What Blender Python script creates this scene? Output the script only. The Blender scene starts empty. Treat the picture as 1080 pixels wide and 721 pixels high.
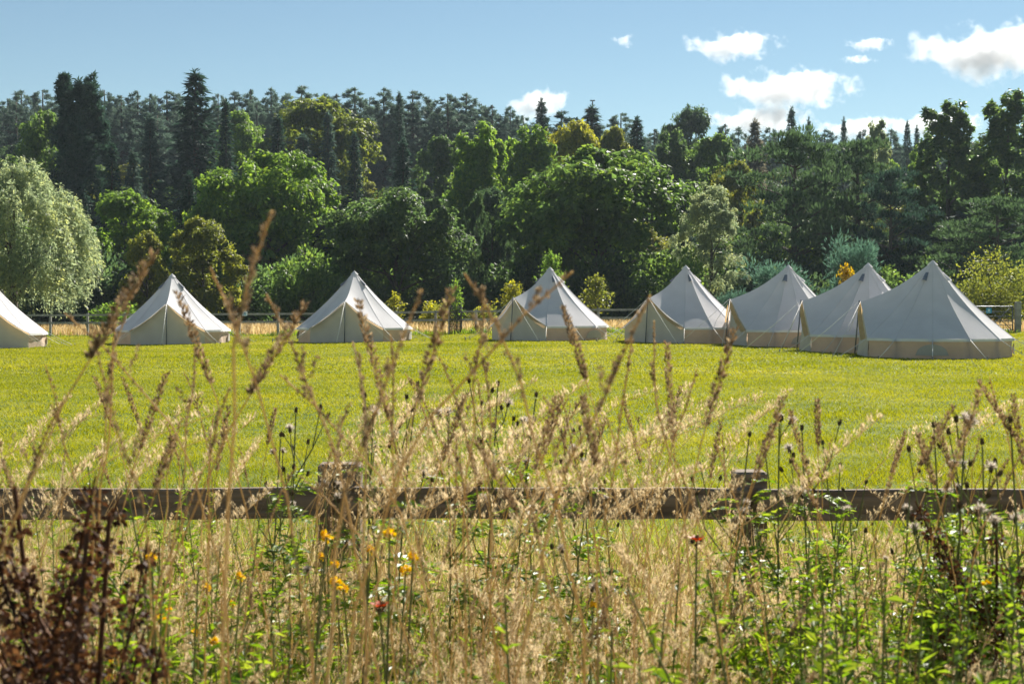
import bpy, math
import numpy as np
from mathutils import Vector

# ----------------------------------------------------------------------------
# basics
# ----------------------------------------------------------------------------
SC = bpy.context.scene
COL = SC.collection
RNG = np.random.default_rng(11)
FPX, CX, CY, HOR = 1500.0, 540.0, 360.5, 320.0     # photo: focal length in pixels, centre, horizon row
CAM_H = 1.70
PITCH = math.atan((CY - HOR) / FPX)

def at(px, py, Y):
    """world point at depth Y on the ray through a pixel of the photograph"""
    u, v = (px - CX) / FPX, (CY - py) / FPX
    cp, sp = math.cos(PITCH), math.sin(PITCH)
    d = (u, cp + v * sp, -sp + v * cp)
    k = Y / d[1]
    return np.array([d[0] * k, Y, CAM_H + d[2] * k])

def smooth(a, b, x):
    t = np.clip((np.asarray(x, float) - a) / (b - a), 0, 1)
    return t * t * (3 - 2 * t)

def unit(a):
    return a / np.maximum(np.linalg.norm(a, axis=-1, keepdims=True), 1e-9)

# ---- tents first, the lawn rises and falls a little to carry them ------------
#        apex px, base row, distance, door turn (0 = to the camera, 90 = to the left)
TENTS = [
    (-16, 366.5, 60.0, -4,  'white bell tent at the left edge of the row, cut off by the frame'),
    (182, 362.0, 63.4, 6,   'white bell tent with closed front door, second from the willow, sunlit on its right flank'),
    (374, 360.0, 62.5, 10,  'white bell tent with closed front door, left of the black mesh tree guard'),
    (580, 358.0, 60.8, 42,  'bluish shaded bell tent with its door half turned, standing alone between two saplings'),
    (723, 359.0, 57.7, 40,  'bell tent with half-turned door, rearmost of the four overlapping tents'),
    (831, 363.5, 55.0, 76,  'side-on bell tent between two others, second of the four overlapping tents'),
    (915, 370.5, 50.0, 88,  'side-on bell tent directly behind the nearest tent, partly hidden by it'),
    (983, 376.0, 46.0, 90,  'largest and nearest bell tent, side-on with half-moon wall window, close to the metal gate'),
]
CTRL = []
for px, by, d, turn, lab in TENTS:
    p = at(px, by, d)
    CTRL.append((p[0], p[1], p[2]))
for px, py, d in ((60, 354, 75.2), (-60, 354, 77), (260, 353, 73.4), (480, 352, 71.5), (620, 349, 70), (1030, 351, 67.3), (1150, 351, 66)):
    p = at(px, py, d); CTRL.append((p[0], p[1], p[2]))
CTRL = np.array(CTRL)

def ground_z(x, y):
    x = np.asarray(x, float); y = np.asarray(y, float)
    sw = np.full(np.broadcast(x, y).shape, 0.02); sz = np.zeros_like(sw)
    for cx, cy, cz in CTRL:
        w = np.exp(-((x - cx) ** 2 + (y - cy) ** 2) / (2 * 4.5 ** 2))
        sw = sw + w; sz = sz + w * cz
    z = sz / sw
    hill = 15.5 - 5.0 * smooth(0, 60, x)
    z = z + hill * smooth(86, 225, y) ** 1.15
    return z

# ----------------------------------------------------------------------------
# mesh helpers
# ----------------------------------------------------------------------------
class MB:
    """collects vertices and faces and links them as ONE mesh"""
    def __init__(self):
        self.v, self.f, self.m, self.s, self.n = [], [], [], [], 0
    def add(self, v, f, mat=0, smooth=False):
        v = np.asarray(v, np.float32).reshape(-1, 3); f = np.asarray(f, np.int32)
        if len(f) == 0: return
        self.v.append(v); self.f.append(f + self.n)
        self.m.append(np.broadcast_to(np.asarray(mat, np.int32), (len(f),))); self.s.append(np.full(len(f), smooth))
        self.n += len(v)
    def arrays(self):
        """one vertex array, one quad array (triangles repeat their last vertex), materials"""
        q = [np.c_[f, f[:, -1]] if f.shape[1] == 3 else f for f in self.f]
        return np.concatenate(self.v), np.concatenate(q), np.concatenate(self.m)
    def mesh(self, name, mats):
        me = bpy.data.meshes.new(name)
        v = np.concatenate(self.v)
        me.vertices.add(len(v)); me.vertices.foreach_set('co', v.ravel())
        loops = np.concatenate([f.ravel() for f in self.f])
        tot = np.concatenate([np.full(len(f), f.shape[1]) for f in self.f])
        start = np.r_[0, np.cumsum(tot)[:-1]].astype(np.int32)
        me.loops.add(len(loops)); me.loops.foreach_set('vertex_index', loops.astype(np.int32))
        me.polygons.add(len(tot)); me.polygons.foreach_set('loop_start', start)
        me.polygons.foreach_set('material_index', np.concatenate(self.m).astype(np.int32))
        me.polygons.foreach_set('use_smooth', np.concatenate(self.s).astype(bool))
        for m in (mats if isinstance(mats, (list, tuple)) else [mats]): me.materials.append(m)
        me.update(calc_edges=True)
        return me
    def build(self, name, mats, parent=None):
        return link(name, self.mesh(name, mats), parent)

def link(name, data, parent=None):
    o = bpy.data.objects.new(name, data); COL.objects.link(o)
    if parent is not None: o.parent = parent
    return o

def tag(o, label=None, cat=None, group=None, kind=None):
    for k, v in (('label', label), ('category', cat), ('group', group), ('kind', kind)):
        if v: o[k] = v
    return o

def thing(name, loc, label, cat, group=None, rz=0.0):
    o = link(name, None); o.location = [float(c) for c in loc]; o.rotation_euler = (0, 0, rz)
    return tag(o, label, cat, group)

def tube(pts, rad, sides=6, cap=True):
    pts = np.asarray(pts, float); n = len(pts); rad = np.broadcast_to(np.asarray(rad, float), (n,))
    t = unit(np.gradient(pts, axis=0))
    ref = np.array([0.0, 0, 1]) if abs(t[:, 2]).mean() < 0.8 else np.array([1.0, 0, 0])
    a = unit(np.cross(t, ref)); b = np.cross(t, a)
    ang = np.arange(sides) * 2 * math.pi / sides
    v = pts[:, None] + rad[:, None, None] * (np.cos(ang)[None, :, None] * a[:, None] + np.sin(ang)[None, :, None] * b[:, None])
    i, j = np.meshgrid(np.arange(n - 1), np.arange(sides), indexing='ij'); k = (j + 1) % sides
    f = np.stack([i * sides + j, i * sides + k, (i + 1) * sides + k, (i + 1) * sides + j], -1).reshape(-1, 4)
    v = v.reshape(-1, 3)
    if cap:
        v = np.r_[v, pts[:1], pts[-1:]]
        b0, b1 = n * sides, n * sides + 1
        c = np.array([[b0, (q + 1) % sides, q, q] for q in range(sides)] + [[b1, (n - 1) * sides + q, (n - 1) * sides + (q + 1) % sides, (n - 1) * sides + (q + 1) % sides] for q in range(sides)])
        return v, f, c[:, :3]
    return v, f, None

def add_tube(mb, pts, rad, sides=6, mat=0, smooth=True, cap=True):
    v, f, c = tube(pts, rad, sides, cap)
    n0 = mb.n
    mb.add(v, f, mat, smooth)
    if c is not None:
        mb.f.append(c.astype(np.int32) + n0); mb.m.append(np.full(len(c), mat, np.int32)); mb.s.append(np.full(len(c), False))

def add_box(mb, c, size, mat=0, rz=0.0, bev=0.0):
    """box with its edges chamfered by bev"""
    x, y, z = np.array(size) / 2.0
    b = min(bev, 0.45 * min(size))
    if b <= 0:
        v = np.array([[sx * x, sy * y, sz * z] for sz in (-1, 1) for sy in (-1, 1) for sx in (-1, 1)])
        f = np.array([[0, 2, 3, 1], [4, 5, 7, 6], [0, 1, 5, 4], [2, 6, 7, 3], [0, 4, 6, 2], [1, 3, 7, 5]])
    else:
        ring = lambda X, Y, Z: [(-X + b, -Y, Z), (X - b, -Y, Z), (X, -Y + b, Z), (X, Y - b, Z), (X - b, Y, Z), (-X + b, Y, Z), (-X, Y - b, Z), (-X, -Y + b, Z)]
        v = np.array(ring(x - b, y - b, -z) + ring(x, y, -z + b) + ring(x, y, z - b) + ring(x - b, y - b, z))
        f = [[k * 8 + i, k * 8 + (i + 1) % 8, (k + 1) * 8 + (i + 1) % 8, (k + 1) * 8 + i] for k in range(3) for i in range(8)]
        f += [[0, 7, 2, 1], [7, 6, 3, 2], [6, 5, 4, 3], [24, 25, 26, 31], [31, 26, 27, 30], [30, 27, 28, 29]]
        f = np.array(f)
    ca, sa = math.cos(rz), math.sin(rz)
    v = np.c_[v[:, 0] * ca - v[:, 1] * sa, v[:, 0] * sa + v[:, 1] * ca, v[:, 2]] + np.asarray(c, float)
    mb.add(v, f, mat)

def leaves(c, d, n, L, W, bend=0.0):
    """diamond leaves: c base, d direction, n rough normal, L length, W width"""
    d = unit(d); s = unit(np.cross(d, n)); nn = np.cross(s, d)
    L = np.broadcast_to(np.asarray(L, float), (len(c),))[:, None]; W = np.broadcast_to(np.asarray(W, float), (len(c),))[:, None]
    mid = c + d * L * 0.45 + nn * L * bend
    v = np.stack([c, mid + s * W * 0.5, c + d * L, mid - s * W * 0.5], 1).reshape(-1, 3)
    f = np.arange(len(c) * 4).reshape(-1, 4)
    return v, f

def rand_dir(rng, n):
    return unit(rng.normal(size=(n, 3)))

def scatter(proto, pos, rz, sc, lean=None):
    """copies of a (verts, quads, mats) proto baked into one set of arrays"""
    v, q, m = proto
    n = len(pos); sc = np.broadcast_to(np.asarray(sc, float), (n,))
    ca, sa = np.cos(rz)[:, None], np.sin(rz)[:, None]
    x = (v[None, :, 0] * ca - v[None, :, 1] * sa) * sc[:, None]
    y = (v[None, :, 0] * sa + v[None, :, 1] * ca) * sc[:, None]
    z = np.repeat(v[None, :, 2], n, 0) * sc[:, None]
    if lean is not None:
        x = x + lean[:, :1] * z; y = y + lean[:, 1:] * z
    V = np.stack([x, y, z], -1) + pos[:, None, :]
    F = q[None] + (np.arange(n) * len(v))[:, None, None]
    return V.reshape(-1, 3), F.reshape(-1, 4), np.tile(m, n)

# ----------------------------------------------------------------------------
# materials
# ----------------------------------------------------------------------------
def new_mat(name):
    m = bpy.data.materials.new(name); m.use_nodes = True
    nt = m.node_tree
    for n in list(nt.nodes): nt.nodes.remove(n)
    return m, nt, nt.nodes, nt.links

def ramp(N, stops):
    r = N.new('ShaderNodeValToRGB'); e = r.color_ramp.elements
    while len(e) < len(stops): e.new(0.5)
    for el, (p, c) in zip(e, stops): el.position = p; el.color = (*c, 1)
    return r

def leafy(name, stops, transl=0.4, rough=0.5, spec=0.3, objcol=False, scale=0.0, pos_mix=0.0, glow=1.25):
    """thin leaves: colour varies leaf by leaf (random per island), some light shines through"""
    m, nt, N, Lk = new_mat(name)
    geo = N.new('ShaderNodeNewGeometry')
    fac = geo.outputs['Random Per Island']
    if pos_mix > 0:
        tex = N.new('ShaderNodeTexNoise'); tex.inputs['Scale'].default_value = scale; tex.inputs['Detail'].default_value = 7; tex.inputs['Roughness'].default_value = 0.66
        Lk.new(geo.outputs['Position'], tex.inputs['Vector'])
        mr = N.new('ShaderNodeMapRange'); mr.inputs[1].default_value = 0.33; mr.inputs[2].default_value = 0.67
        Lk.new(tex.outputs['Fac'], mr.inputs[0])
        mx = N.new('ShaderNodeMix'); mx.data_type = 'FLOAT'; mx.inputs[0].default_value = pos_mix
        Lk.new(fac, mx.inputs[2]); Lk.new(mr.outputs[0], mx.inputs[3]); fac = mx.outputs[0]
    r = ramp(N, stops); Lk.new(fac, r.inputs[0]); colour = r.outputs[0]
    if objcol:
        oi = N.new('ShaderNodeObjectInfo')
        mul = N.new('ShaderNodeMix'); mul.data_type = 'RGBA'; mul.blend_type = 'MULTIPLY'; mul.inputs[0].default_value = 1.0
        Lk.new(colour, mul.inputs[6]); Lk.new(oi.outputs['Color'], mul.inputs[7]); colour = mul.outputs[2]
    p = N.new('ShaderNodeBsdfPrincipled'); p.inputs['Roughness'].default_value = rough; p.inputs['Specular IOR Level'].default_value = spec
    t = N.new('ShaderNodeBsdfTranslucent'); mix = N.new('ShaderNodeMixShader'); mix.inputs[0].default_value = transl
    hs = N.new('ShaderNodeHueSaturation'); hs.inputs['Saturation'].default_value = 1.12; hs.inputs['Value'].default_value = glow
    Lk.new(colour, p.inputs['Base Color']); Lk.new(colour, hs.inputs['Color']); Lk.new(hs.outputs[0], t.inputs['Color'])
    out = N.new('ShaderNodeOutputMaterial')
    Lk.new(p.outputs[0], mix.inputs[1]); Lk.new(t.outputs[0], mix.inputs[2]); Lk.new(mix.outputs[0], out.inputs[0])
    return m

def solid(name, c1, c2, scale=6.0, rough=0.8, stretch=(1, 1, 1), bump=0.0, transl=0.0, detail=6, metal=0.0, spec=0.3):
    m, nt, N, Lk = new_mat(name)
    tc = N.new('ShaderNodeTexCoord'); mp = N.new('ShaderNodeMapping'); mp.inputs['Scale'].default_value = stretch
    tex = N.new('ShaderNodeTexNoise'); tex.inputs['Scale'].default_value = scale; tex.inputs['Detail'].default_value = detail
    Lk.new(tc.outputs['Object'], mp.inputs[0]); Lk.new(mp.outputs[0], tex.inputs['Vector'])
    r = ramp(N, [(0.3, c1), (0.7, c2)]); Lk.new(tex.outputs['Fac'], r.inputs[0])
    p = N.new('ShaderNodeBsdfPrincipled'); p.inputs['Roughness'].default_value = rough; p.inputs['Metallic'].default_value = metal
    p.inputs['Specular IOR Level'].default_value = spec
    Lk.new(r.outputs[0], p.inputs['Base Color'])
    if bump:
        b = N.new('ShaderNodeBump'); b.inputs['Strength'].default_value = bump; b.inputs['Distance'].default_value = 0.02
        Lk.new(tex.outputs['Fac'], b.inputs['Height']); Lk.new(b.outputs[0], p.inputs['Normal'])
    out = N.new('ShaderNodeOutputMaterial')
    if transl:
        t = N.new('ShaderNodeBsdfTranslucent'); Lk.new(r.outputs[0], t.inputs['Color'])
        mix = N.new('ShaderNodeMixShader'); mix.inputs[0].default_value = transl
        Lk.new(p.outputs[0], mix.inputs[1]); Lk.new(t.outputs[0], mix.inputs[2]); Lk.new(mix.outputs[0], out.inputs[0])
    else:
        Lk.new(p.outputs[0], out.inputs[0])
    return m

M = {}
M['leaf'] = leafy('tree_leaf', [(0.0, (0.5, 0.56, 0.55)), (0.55, (0.95, 0.95, 0.95)), (1.0, (1.75, 1.5, 0.95))], 0.6, 0.45, 0.2, glow=1.5, objcol=True, scale=0.45, pos_mix=0.4)
M['needle'] = leafy('conifer_needle', [(0.0, (0.6, 0.65, 0.65)), (1.0, (1.35, 1.3, 1.2))], 0.36, 0.6, 0.12, glow=1.4, objcol=True, scale=0.6, pos_mix=0.3)
M['bark'] = solid('bark', (0.05, 0.038, 0.028), (0.13, 0.1, 0.075), 9, 0.9, (1, 1, 0.25), 0.6)
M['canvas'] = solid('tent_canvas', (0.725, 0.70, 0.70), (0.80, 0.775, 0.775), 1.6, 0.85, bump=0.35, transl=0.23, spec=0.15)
M['lawn_lit_wall'] = solid('lawn_lit_wall_canvas', (0.64, 0.49, 0.365), (0.74, 0.575, 0.43), 2.0, 0.85, transl=0.4, spec=0.15)  # warm light bounced off the lawn is put into the wall colour
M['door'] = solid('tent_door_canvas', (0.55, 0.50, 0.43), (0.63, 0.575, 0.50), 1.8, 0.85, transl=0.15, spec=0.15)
M['sunlit_flap'] = solid('sunlit_flap_canvas', (0.62, 0.40, 0.17), (0.74, 0.52, 0.26), 4.0, 0.8, transl=0.45, spec=0.15)  # door flap canvas, orange glow of sun shining through it painted in
M['hem'] = solid('tent_hem', (0.74, 0.72, 0.68), (0.8, 0.78, 0.74), 4.0, 0.8, transl=0.1, spec=0.15)
M['cap'] = solid('tent_cap', (0.16, 0.17, 0.2), (0.25, 0.26, 0.29), 8.0, 0.7)
M['rope'] = solid('guy_rope', (0.72, 0.7, 0.64), (0.8, 0.78, 0.72), 20, 0.8)
M['mesh_window'] = solid('window_mesh', (0.40, 0.36, 0.31), (0.47, 0.42, 0.36), 30, 0.8)
M['steel'] = solid('galvanised_steel', (0.12, 0.13, 0.14), (0.20, 0.21, 0.22), 8, 0.45, metal=0.6)
M['wood'] = solid('weathered_wood', (0.11, 0.08, 0.055), (0.29, 0.225, 0.16), 5, 0.85, (0.35, 6, 6), 0.8)
M['far_wood'] = solid('grey_fence_wood', (0.20, 0.19, 0.17), (0.38, 0.36, 0.33), 4, 0.85, (1, 1, 1), 0.3)
M['blue_sign'] = solid('blue_sign_face', (0.03, 0.30, 0.55), (0.04, 0.36, 0.62), 6, 0.4)
M['white_sign'] = solid('white_sign_face', (0.6, 0.7, 0.8), (0.7, 0.78, 0.86), 6, 0.4)
M['guard'] = solid('black_mesh_guard', (0.01, 0.012, 0.012), (0.025, 0.028, 0.028), 20, 0.6)
M['lawn'] = leafy('lawn_blade', [(0.0, (0.225, 0.25, 0.026)), (0.4, (0.325, 0.325, 0.036)), (0.75, (0.41, 0.385, 0.055)), (1.0, (0.54, 0.48, 0.13))], 0.45, 0.55, 0.12, scale=0.16, pos_mix=0.86)
M['straw'] = leafy('dry_straw', [(0.0, (0.28, 0.17, 0.06)), (0.5, (0.54, 0.39, 0.19)), (1.0, (0.76, 0.62, 0.38))], 0.5, 0.6, 0.25)
M['pale'] = leafy('pale_plume', [(0.0, (0.44, 0.32, 0.17)), (1.0, (0.76, 0.63, 0.42))], 0.5, 0.6, 0.2)
M['brown'] = leafy('brown_seed', [(0.0, (0.14, 0.088, 0.048)), (0.55, (0.29, 0.20, 0.115)), (1.0, (0.55, 0.42, 0.26))], 0.4, 0.7, 0.15)
M['green'] = leafy('weed_leaf', [(0.0, (0.08, 0.14, 0.022)), (0.5, (0.19, 0.29, 0.036)), (1.0, (0.38, 0.43, 0.07))], 0.58, 0.42, 0.4)
M['stemgreen'] = leafy('weed_stem', [(0.0, (0.12, 0.15, 0.045)), (1.0, (0.26, 0.26, 0.10))], 0.25, 0.5, 0.3)
M['dock'] = leafy('dock_seed', [(0.0, (0.05, 0.022, 0.013)), (0.7, (0.13, 0.06, 0.03)), (1.0, (0.28, 0.14, 0.065))], 0.25, 0.6, 0.2)
M['bud'] = leafy('thistle_bud', [(0.0, (0.06, 0.045, 0.025)), (1.0, (0.20, 0.15, 0.09))], 0.1, 0.7, 0.15)
M['fluff'] = leafy('thistle_fluff', [(0.0, (0.45, 0.38, 0.31)), (1.0, (0.74, 0.67, 0.58))], 0.45, 0.8, 0.1)
M['yellow'] = leafy('yellow_petal', [(0.0, (0.75, 0.42, 0.01)), (1.0, (0.85, 0.62, 0.02))], 0.4, 0.5, 0.2)
M['red'] = leafy('red_petal', [(0.0, (0.70, 0.05, 0.02)), (1.0, (0.80, 0.14, 0.05))], 0.45, 0.5, 0.2)

def ground_mat():
    m, nt, N, Lk = new_mat('ground_cover')
    geo = N.new('ShaderNodeNewGeometry'); sep = N.new('ShaderNodeSeparateXYZ'); Lk.new(geo.outputs['Position'], sep.inputs[0])
    def noise(s, d=5):
        t = N.new('ShaderNodeTexNoise'); t.inputs['Scale'].default_value = s; t.inputs['Detail'].default_value = d
        Lk.new(geo.outputs['Position'], t.inputs['Vector']); return t
    n1, n2 = noise(1.1), noise(14, 4)
    lawn = ramp(N, [(0.35, (0.07, 0.11, 0.015)), (0.55, (0.15, 0.18, 0.025)), (0.7, (0.28, 0.27, 0.07))]); Lk.new(n1.outputs['Fac'], lawn.inputs[0])
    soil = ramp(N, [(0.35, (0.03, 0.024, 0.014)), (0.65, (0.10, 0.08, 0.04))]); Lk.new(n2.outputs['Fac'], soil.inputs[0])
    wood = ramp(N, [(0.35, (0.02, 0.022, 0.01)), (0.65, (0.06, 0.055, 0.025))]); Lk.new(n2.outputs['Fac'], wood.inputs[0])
    def step(a, b):
        mr = N.new('ShaderNodeMapRange'); mr.inputs[1].default_value = a; mr.inputs[2].default_value = b
        Lk.new(sep.outputs['Y'], mr.inputs[0]); return mr
    def mixc(f, a, b):
        x = N.new('ShaderNodeMix'); x.data_type = 'RGBA'; Lk.new(f.outputs[0], x.inputs[0]); Lk.new(a, x.inputs[6]); Lk.new(b, x.inputs[7]); return x.outputs[2]
    c = mixc(step(6.2, 7.0), soil.outputs[0], lawn.outputs[0])
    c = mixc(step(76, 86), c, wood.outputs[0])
    p = N.new('ShaderNodeBsdfPrincipled'); p.inputs['Roughness'].default_value = 0.95; p.inputs['Specular IOR Level'].default_value = 0.1
    Lk.new(c, p.inputs['Base Color'])
    b = N.new('ShaderNodeBump'); b.inputs['Strength'].default_value = 0.6; b.inputs['Distance'].default_value = 0.03
    Lk.new(n2.outputs['Fac'], b.inputs['Height']); Lk.new(b.outputs[0], p.inputs['Normal'])
    o = N.new('ShaderNodeOutputMaterial'); Lk.new(p.outputs[0], o.inputs[0])
    return m

# ----------------------------------------------------------------------------
# ground: one sheet
# ----------------------------------------------------------------------------
xs = np.unique(np.r_[np.linspace(-1500, -90, 30), np.linspace(-90, 90, 121), np.linspace(90, 1500, 30)])
ys = np.unique(np.r_[np.linspace(-60, 0, 8), np.linspace(0, 95, 96), np.linspace(95, 300, 60), np.linspace(300, 1800, 30)])
gx, gy = np.meshgrid(xs, ys, indexing='xy')
mb = MB(); nx, ny = len(xs), len(ys)
i, j = np.meshgrid(np.arange(ny - 1), np.arange(nx - 1), indexing='ij')
mb.add(np.stack([gx, gy, ground_z(gx, gy)], -1).reshape(-1, 3), np.stack([i * nx + j, i * nx + j + 1, (i + 1) * nx + j + 1, (i + 1) * nx + j], -1).reshape(-1, 4), 0, True)
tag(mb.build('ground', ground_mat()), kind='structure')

# ---- mown lawn: real blades, coarser with distance ---------------------------
def vnoise(x, y, s, seed):
    """cheap smooth noise 0..1"""
    r = np.random.default_rng(seed); out = np.zeros_like(x)
    for k in range(7):
        a = r.uniform(0, 6.28); w = s * r.uniform(0.5, 2.0); ph = r.uniform(0, 6.28)
        out += np.sin((x * math.cos(a) + y * math.sin(a)) * w + ph)
    return 0.5 + out / 7.0

def lawn_blades(y0, y1, per, hgt, wid, rng):
    half = lambda y: 0.375 * y + 2.0
    area = (half(y0) + half(y1)) * (y1 - y0)
    n = int(area * per)
    y = y0 + (y1 - y0) * np.sqrt(rng.uniform((y0 / y1) ** 2 * 0.9, 1, n)); y = np.clip((y - y.min()) / (y.max() - y.min()), 0, 1) * (y1 - y0) + y0
    x = rng.uniform(-1, 1, n) * half(y)
    tall = 0.55 + 0.9 * np.clip(vnoise(x, y, 3.2, 5), 0, 1) * np.clip(vnoise(x, y, 0.9, 8), 0.2, 1)
    h = hgt * tall * rng.uniform(0.6, 1.5, n); w = wid * rng.uniform(0.7, 1.4, n)
    a = rng.uniform(0, 6.283, n); lean = rng.normal(0, 0.8, (n, 2)) * h[:, None]
    z = ground_z(x, y) - 0.004
    b0 = np.c_[x - w * np.cos(a) / 2, y - w * np.sin(a) / 2, z]; b1 = np.c_[x + w * np.cos(a) / 2, y + w * np.sin(a) / 2, z]
    tip = np.c_[x + lean[:, 0], y + lean[:, 1], z + h]
    return np.stack([b0, b1, tip], 1).reshape(-1, 3), np.arange(3 * n).reshape(-1, 3)
mb = MB(); rng = np.random.default_rng(3)
for y0, y1, per, hg, wd in ((6.1, 10, 2600, 0.05, 0.006), (10, 18, 1300, 0.05, 0.009), (18, 34, 620, 0.045, 0.016), (34, 76, 260, 0.045, 0.035)):
    mb.add(*lawn_blades(y0, y1, per, hg, wd, rng))
tag(mb.build('lawn_grass', M['lawn']), 'mown yellow-green lawn spreading from the wooden rail to the tents', 'lawn', kind='stuff')

# ----------------------------------------------------------------------------
# bell tents
# ----------------------------------------------------------------------------
PHI0 = math.radians(39); R_E, Z_E, Z_A = 2.50, 0.60, 3.02
def pol(th, r, z): return np.array([r * math.sin(th), -r * math.cos(th), z])
def roof_pt(th, t, sag=0.0):
    r = 0.05 + (R_E + 0.04 - 0.05) * t
    z = Z_A - (Z_A - Z_E) * t - (0.17 + sag) * math.sin(math.pi * t) ** 1.0 * (1 - 0.25 * t)
    return pol(th, r, z)
PEAK = np.array([0, -2.24, 1.76])
def ridge_pt(t):
    A = pol(0, 0.05, Z_A); p = A + (PEAK - A) * t
    p[2] -= 0.16 * math.sin(math.pi * t); return p
def grid(mb, P, mat=0, smooth=True):
    P = np.asarray(P); a, b = P.shape[:2]
    i, j = np.meshgrid(np.arange(a - 1), np.arange(b - 1), indexing='ij')
    mb.add(P.reshape(-1, 3), np.stack([i * b + j, i * b + j + 1, (i + 1) * b + j + 1, (i + 1) * b + j], -1).reshape(-1, 4), mat, smooth)

NP = 11; SEAMS = np.linspace(PHI0, 2 * math.pi - PHI0, NP + 1)
def tent_meshes():
    D = {}
    mb = MB(); T = np.linspace(0, 1, 15)
    for a, b in zip(SEAMS[:-1], SEAMS[1:]):
        S = np.linspace(0, 1, 6)
        P = []
        for s in S:
            bow = 4 * s * (1 - s)
            row = [roof_pt(a + (b - a) * s, t, 0.05 * bow) * np.array([1 - 0.02 * bow * t] * 2 + [1]) for t in T]
            P.append(row)
        grid(mb, P)
    for side in (1, -1):
        P = []
        for s in np.linspace(0, 1, 7):
            P.append([ridge_pt(t) * (1 - s) + roof_pt(side * PHI0, t) * s - np.array([0, 0, 0.10 * math.sin(math.pi * s) * t * math.sin(math.pi * t * 0.8)]) for t in T])
        grid(mb, P)
    D['roof'] = (mb.mesh('roof', M['canvas']), None)
    # seam ribs and hem band
    mb = MB()
    for th in SEAMS: add_tube(mb, [roof_pt(th, t) + np.array([0, 0, 0.006]) for t in np.linspace(0.03, 1, 12)], 0.006, 4)
    D['seam'] = (mb.mesh('seam', M['canvas']), None)
    mb = MB(); P = []
    for a, b in zip(SEAMS[:-1], SEAMS[1:]):
        for s in np.linspace(0, 1, 6):
            bow = 4 * s * (1 - s); th = a + (b - a) * s; k = 1 - 0.02 * bow
            P.append([pol(th, (R_E + 0.05) * k, Z_E + 0.012), pol(th, (R_E + 0.065) * k, Z_E - 0.075)])
    grid(mb, P); D['hem'] = (mb.mesh('hem', M['hem']), None)
    mb = MB(); P = []
    for a, b in zip(SEAMS[:-1], SEAMS[1:]):
        for s in np.linspace(0, 1, 6):
            bow = 4 * s * (1 - s); th = a + (b - a) * s; k = 1 - 0.02 * bow
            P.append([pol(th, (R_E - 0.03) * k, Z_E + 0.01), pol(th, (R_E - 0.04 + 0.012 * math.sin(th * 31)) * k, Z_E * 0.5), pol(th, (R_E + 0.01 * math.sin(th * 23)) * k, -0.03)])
    grid(mb, P); D['wall'] = (mb.mesh('wall', M['lawn_lit_wall']), None)
    mb = MB(); P = []
    E = pol(PHI0, R_E - 0.02, Z_E); G = pol(PHI0, R_E, -0.03); Pk = PEAK + np.array([0, 0.05, -0.03]); C0 = np.array([0, -2.36, -0.03])
    for s in np.linspace(-1, 1, 25):
        q = abs(s); mir = np.array([math.copysign(1, s) if s else 1, 1, 1])
        top = (Pk * (1 - q) + E * q) * mir; bot = (C0 * (1 - q) + G * q) * mir
        top[2] -= 0.10 * math.sin(math.pi * q)
        P.append([top * (1 - u) + bot * u + np.array([0, 0.02 * math.sin(9 * s + 4 * u), 0]) for u in np.linspace(0, 1, 8)])
    grid(mb, P); D['door'] = (mb.mesh('door', M['door']), None)
    for side in (1, -1):
        mb = MB(); P = []
        E1 = pol(side * PHI0 * 0.98, R_E + 0.07, Z_E - 0.02)
        for q in np.linspace(0, 1, 12):
            p = (PEAK + np.array([0, -0.03, 0.0])) * (1 - q) + E1 * q; p[2] -= 0.10 * math.sin(math.pi * q)
            out = np.array([0, -0.10 - 0.12 * q * (1 - q * 0.5), -0.05])
            P.append([p + np.array([0, 0.0, 0.012]), p + out * 0.5 * min(1, 4 * q + 0.15) , p + out * min(1, 4 * q + 0.15)])
        grid(mb, P); D[('door_flap', side)] = (mb.mesh('door_flap', M['sunlit_flap']), None)
    mb = MB(); add_tube(mb, [PEAK + np.array([0, -0.06, 0.04]), np.array([0, -2.44, -0.02])], 0.022, 6); D['door_pole'] = (mb.mesh('door_pole', M['steel']), None)
    # apex cap and vents
    mb = MB()
    P = [[pol(th, r, Z_A - 0.99 * (r - 0.05) + 0.035 - 0.05 * (r > 0.05) * 0) for r in (0.0, 0.06, 0.17)] for th in np.linspace(0, 2 * math.pi, 15)]
    grid(mb, P); D['apex_cap'] = (mb.mesh('apex_cap', M['canvas']), None)
    vents = []
    for k, th in enumerate((math.radians(62), math.radians(150), math.radians(210), math.radians(298))):
        mb = MB(); P = []
        for s in np.linspace(-1, 1, 7):
            row = []
            for t in (0.115, 0.165, 0.215):
                base = roof_pt(th + s * 0.035 / max(t, 0.05) * (0.5 + (t - 0.115) * 6), t)
                lift = 0.02 + 0.06 * (1 - s * s) * (t - 0.115) / 0.10
                row.append(base + pol(th, lift, 0) * np.array([1, 1, 0]) + np.array([0, 0, lift * 0.8]))
            P.append(row)
        grid(mb, P); vents.append(mb.mesh('vent_flap', M['cap'] if k in (0, 3) else M['canvas']))
    D['vents'] = vents
    # half moon wall windows
    wins = []
    for th in (math.radians(90), math.radians(180), math.radians(270)):
        mb = MB(); P = []
        for s in np.linspace(-1, 1, 13):
            h = 0.34 * math.sqrt(max(0.0, 1 - s * s))
            P.append([pol(th + s * 0.20, R_E + 0.012, 0.10), pol(th + s * 0.20, R_E + 0.008, 0.10 + h * 0.5), pol(th + s * 0.20, R_E + 0.004, 0.10 + h)])
        grid(mb, P); wins.append(mb.mesh('window', M['mesh_window']))
    D['windows'] = wins
    ropes = []
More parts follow.
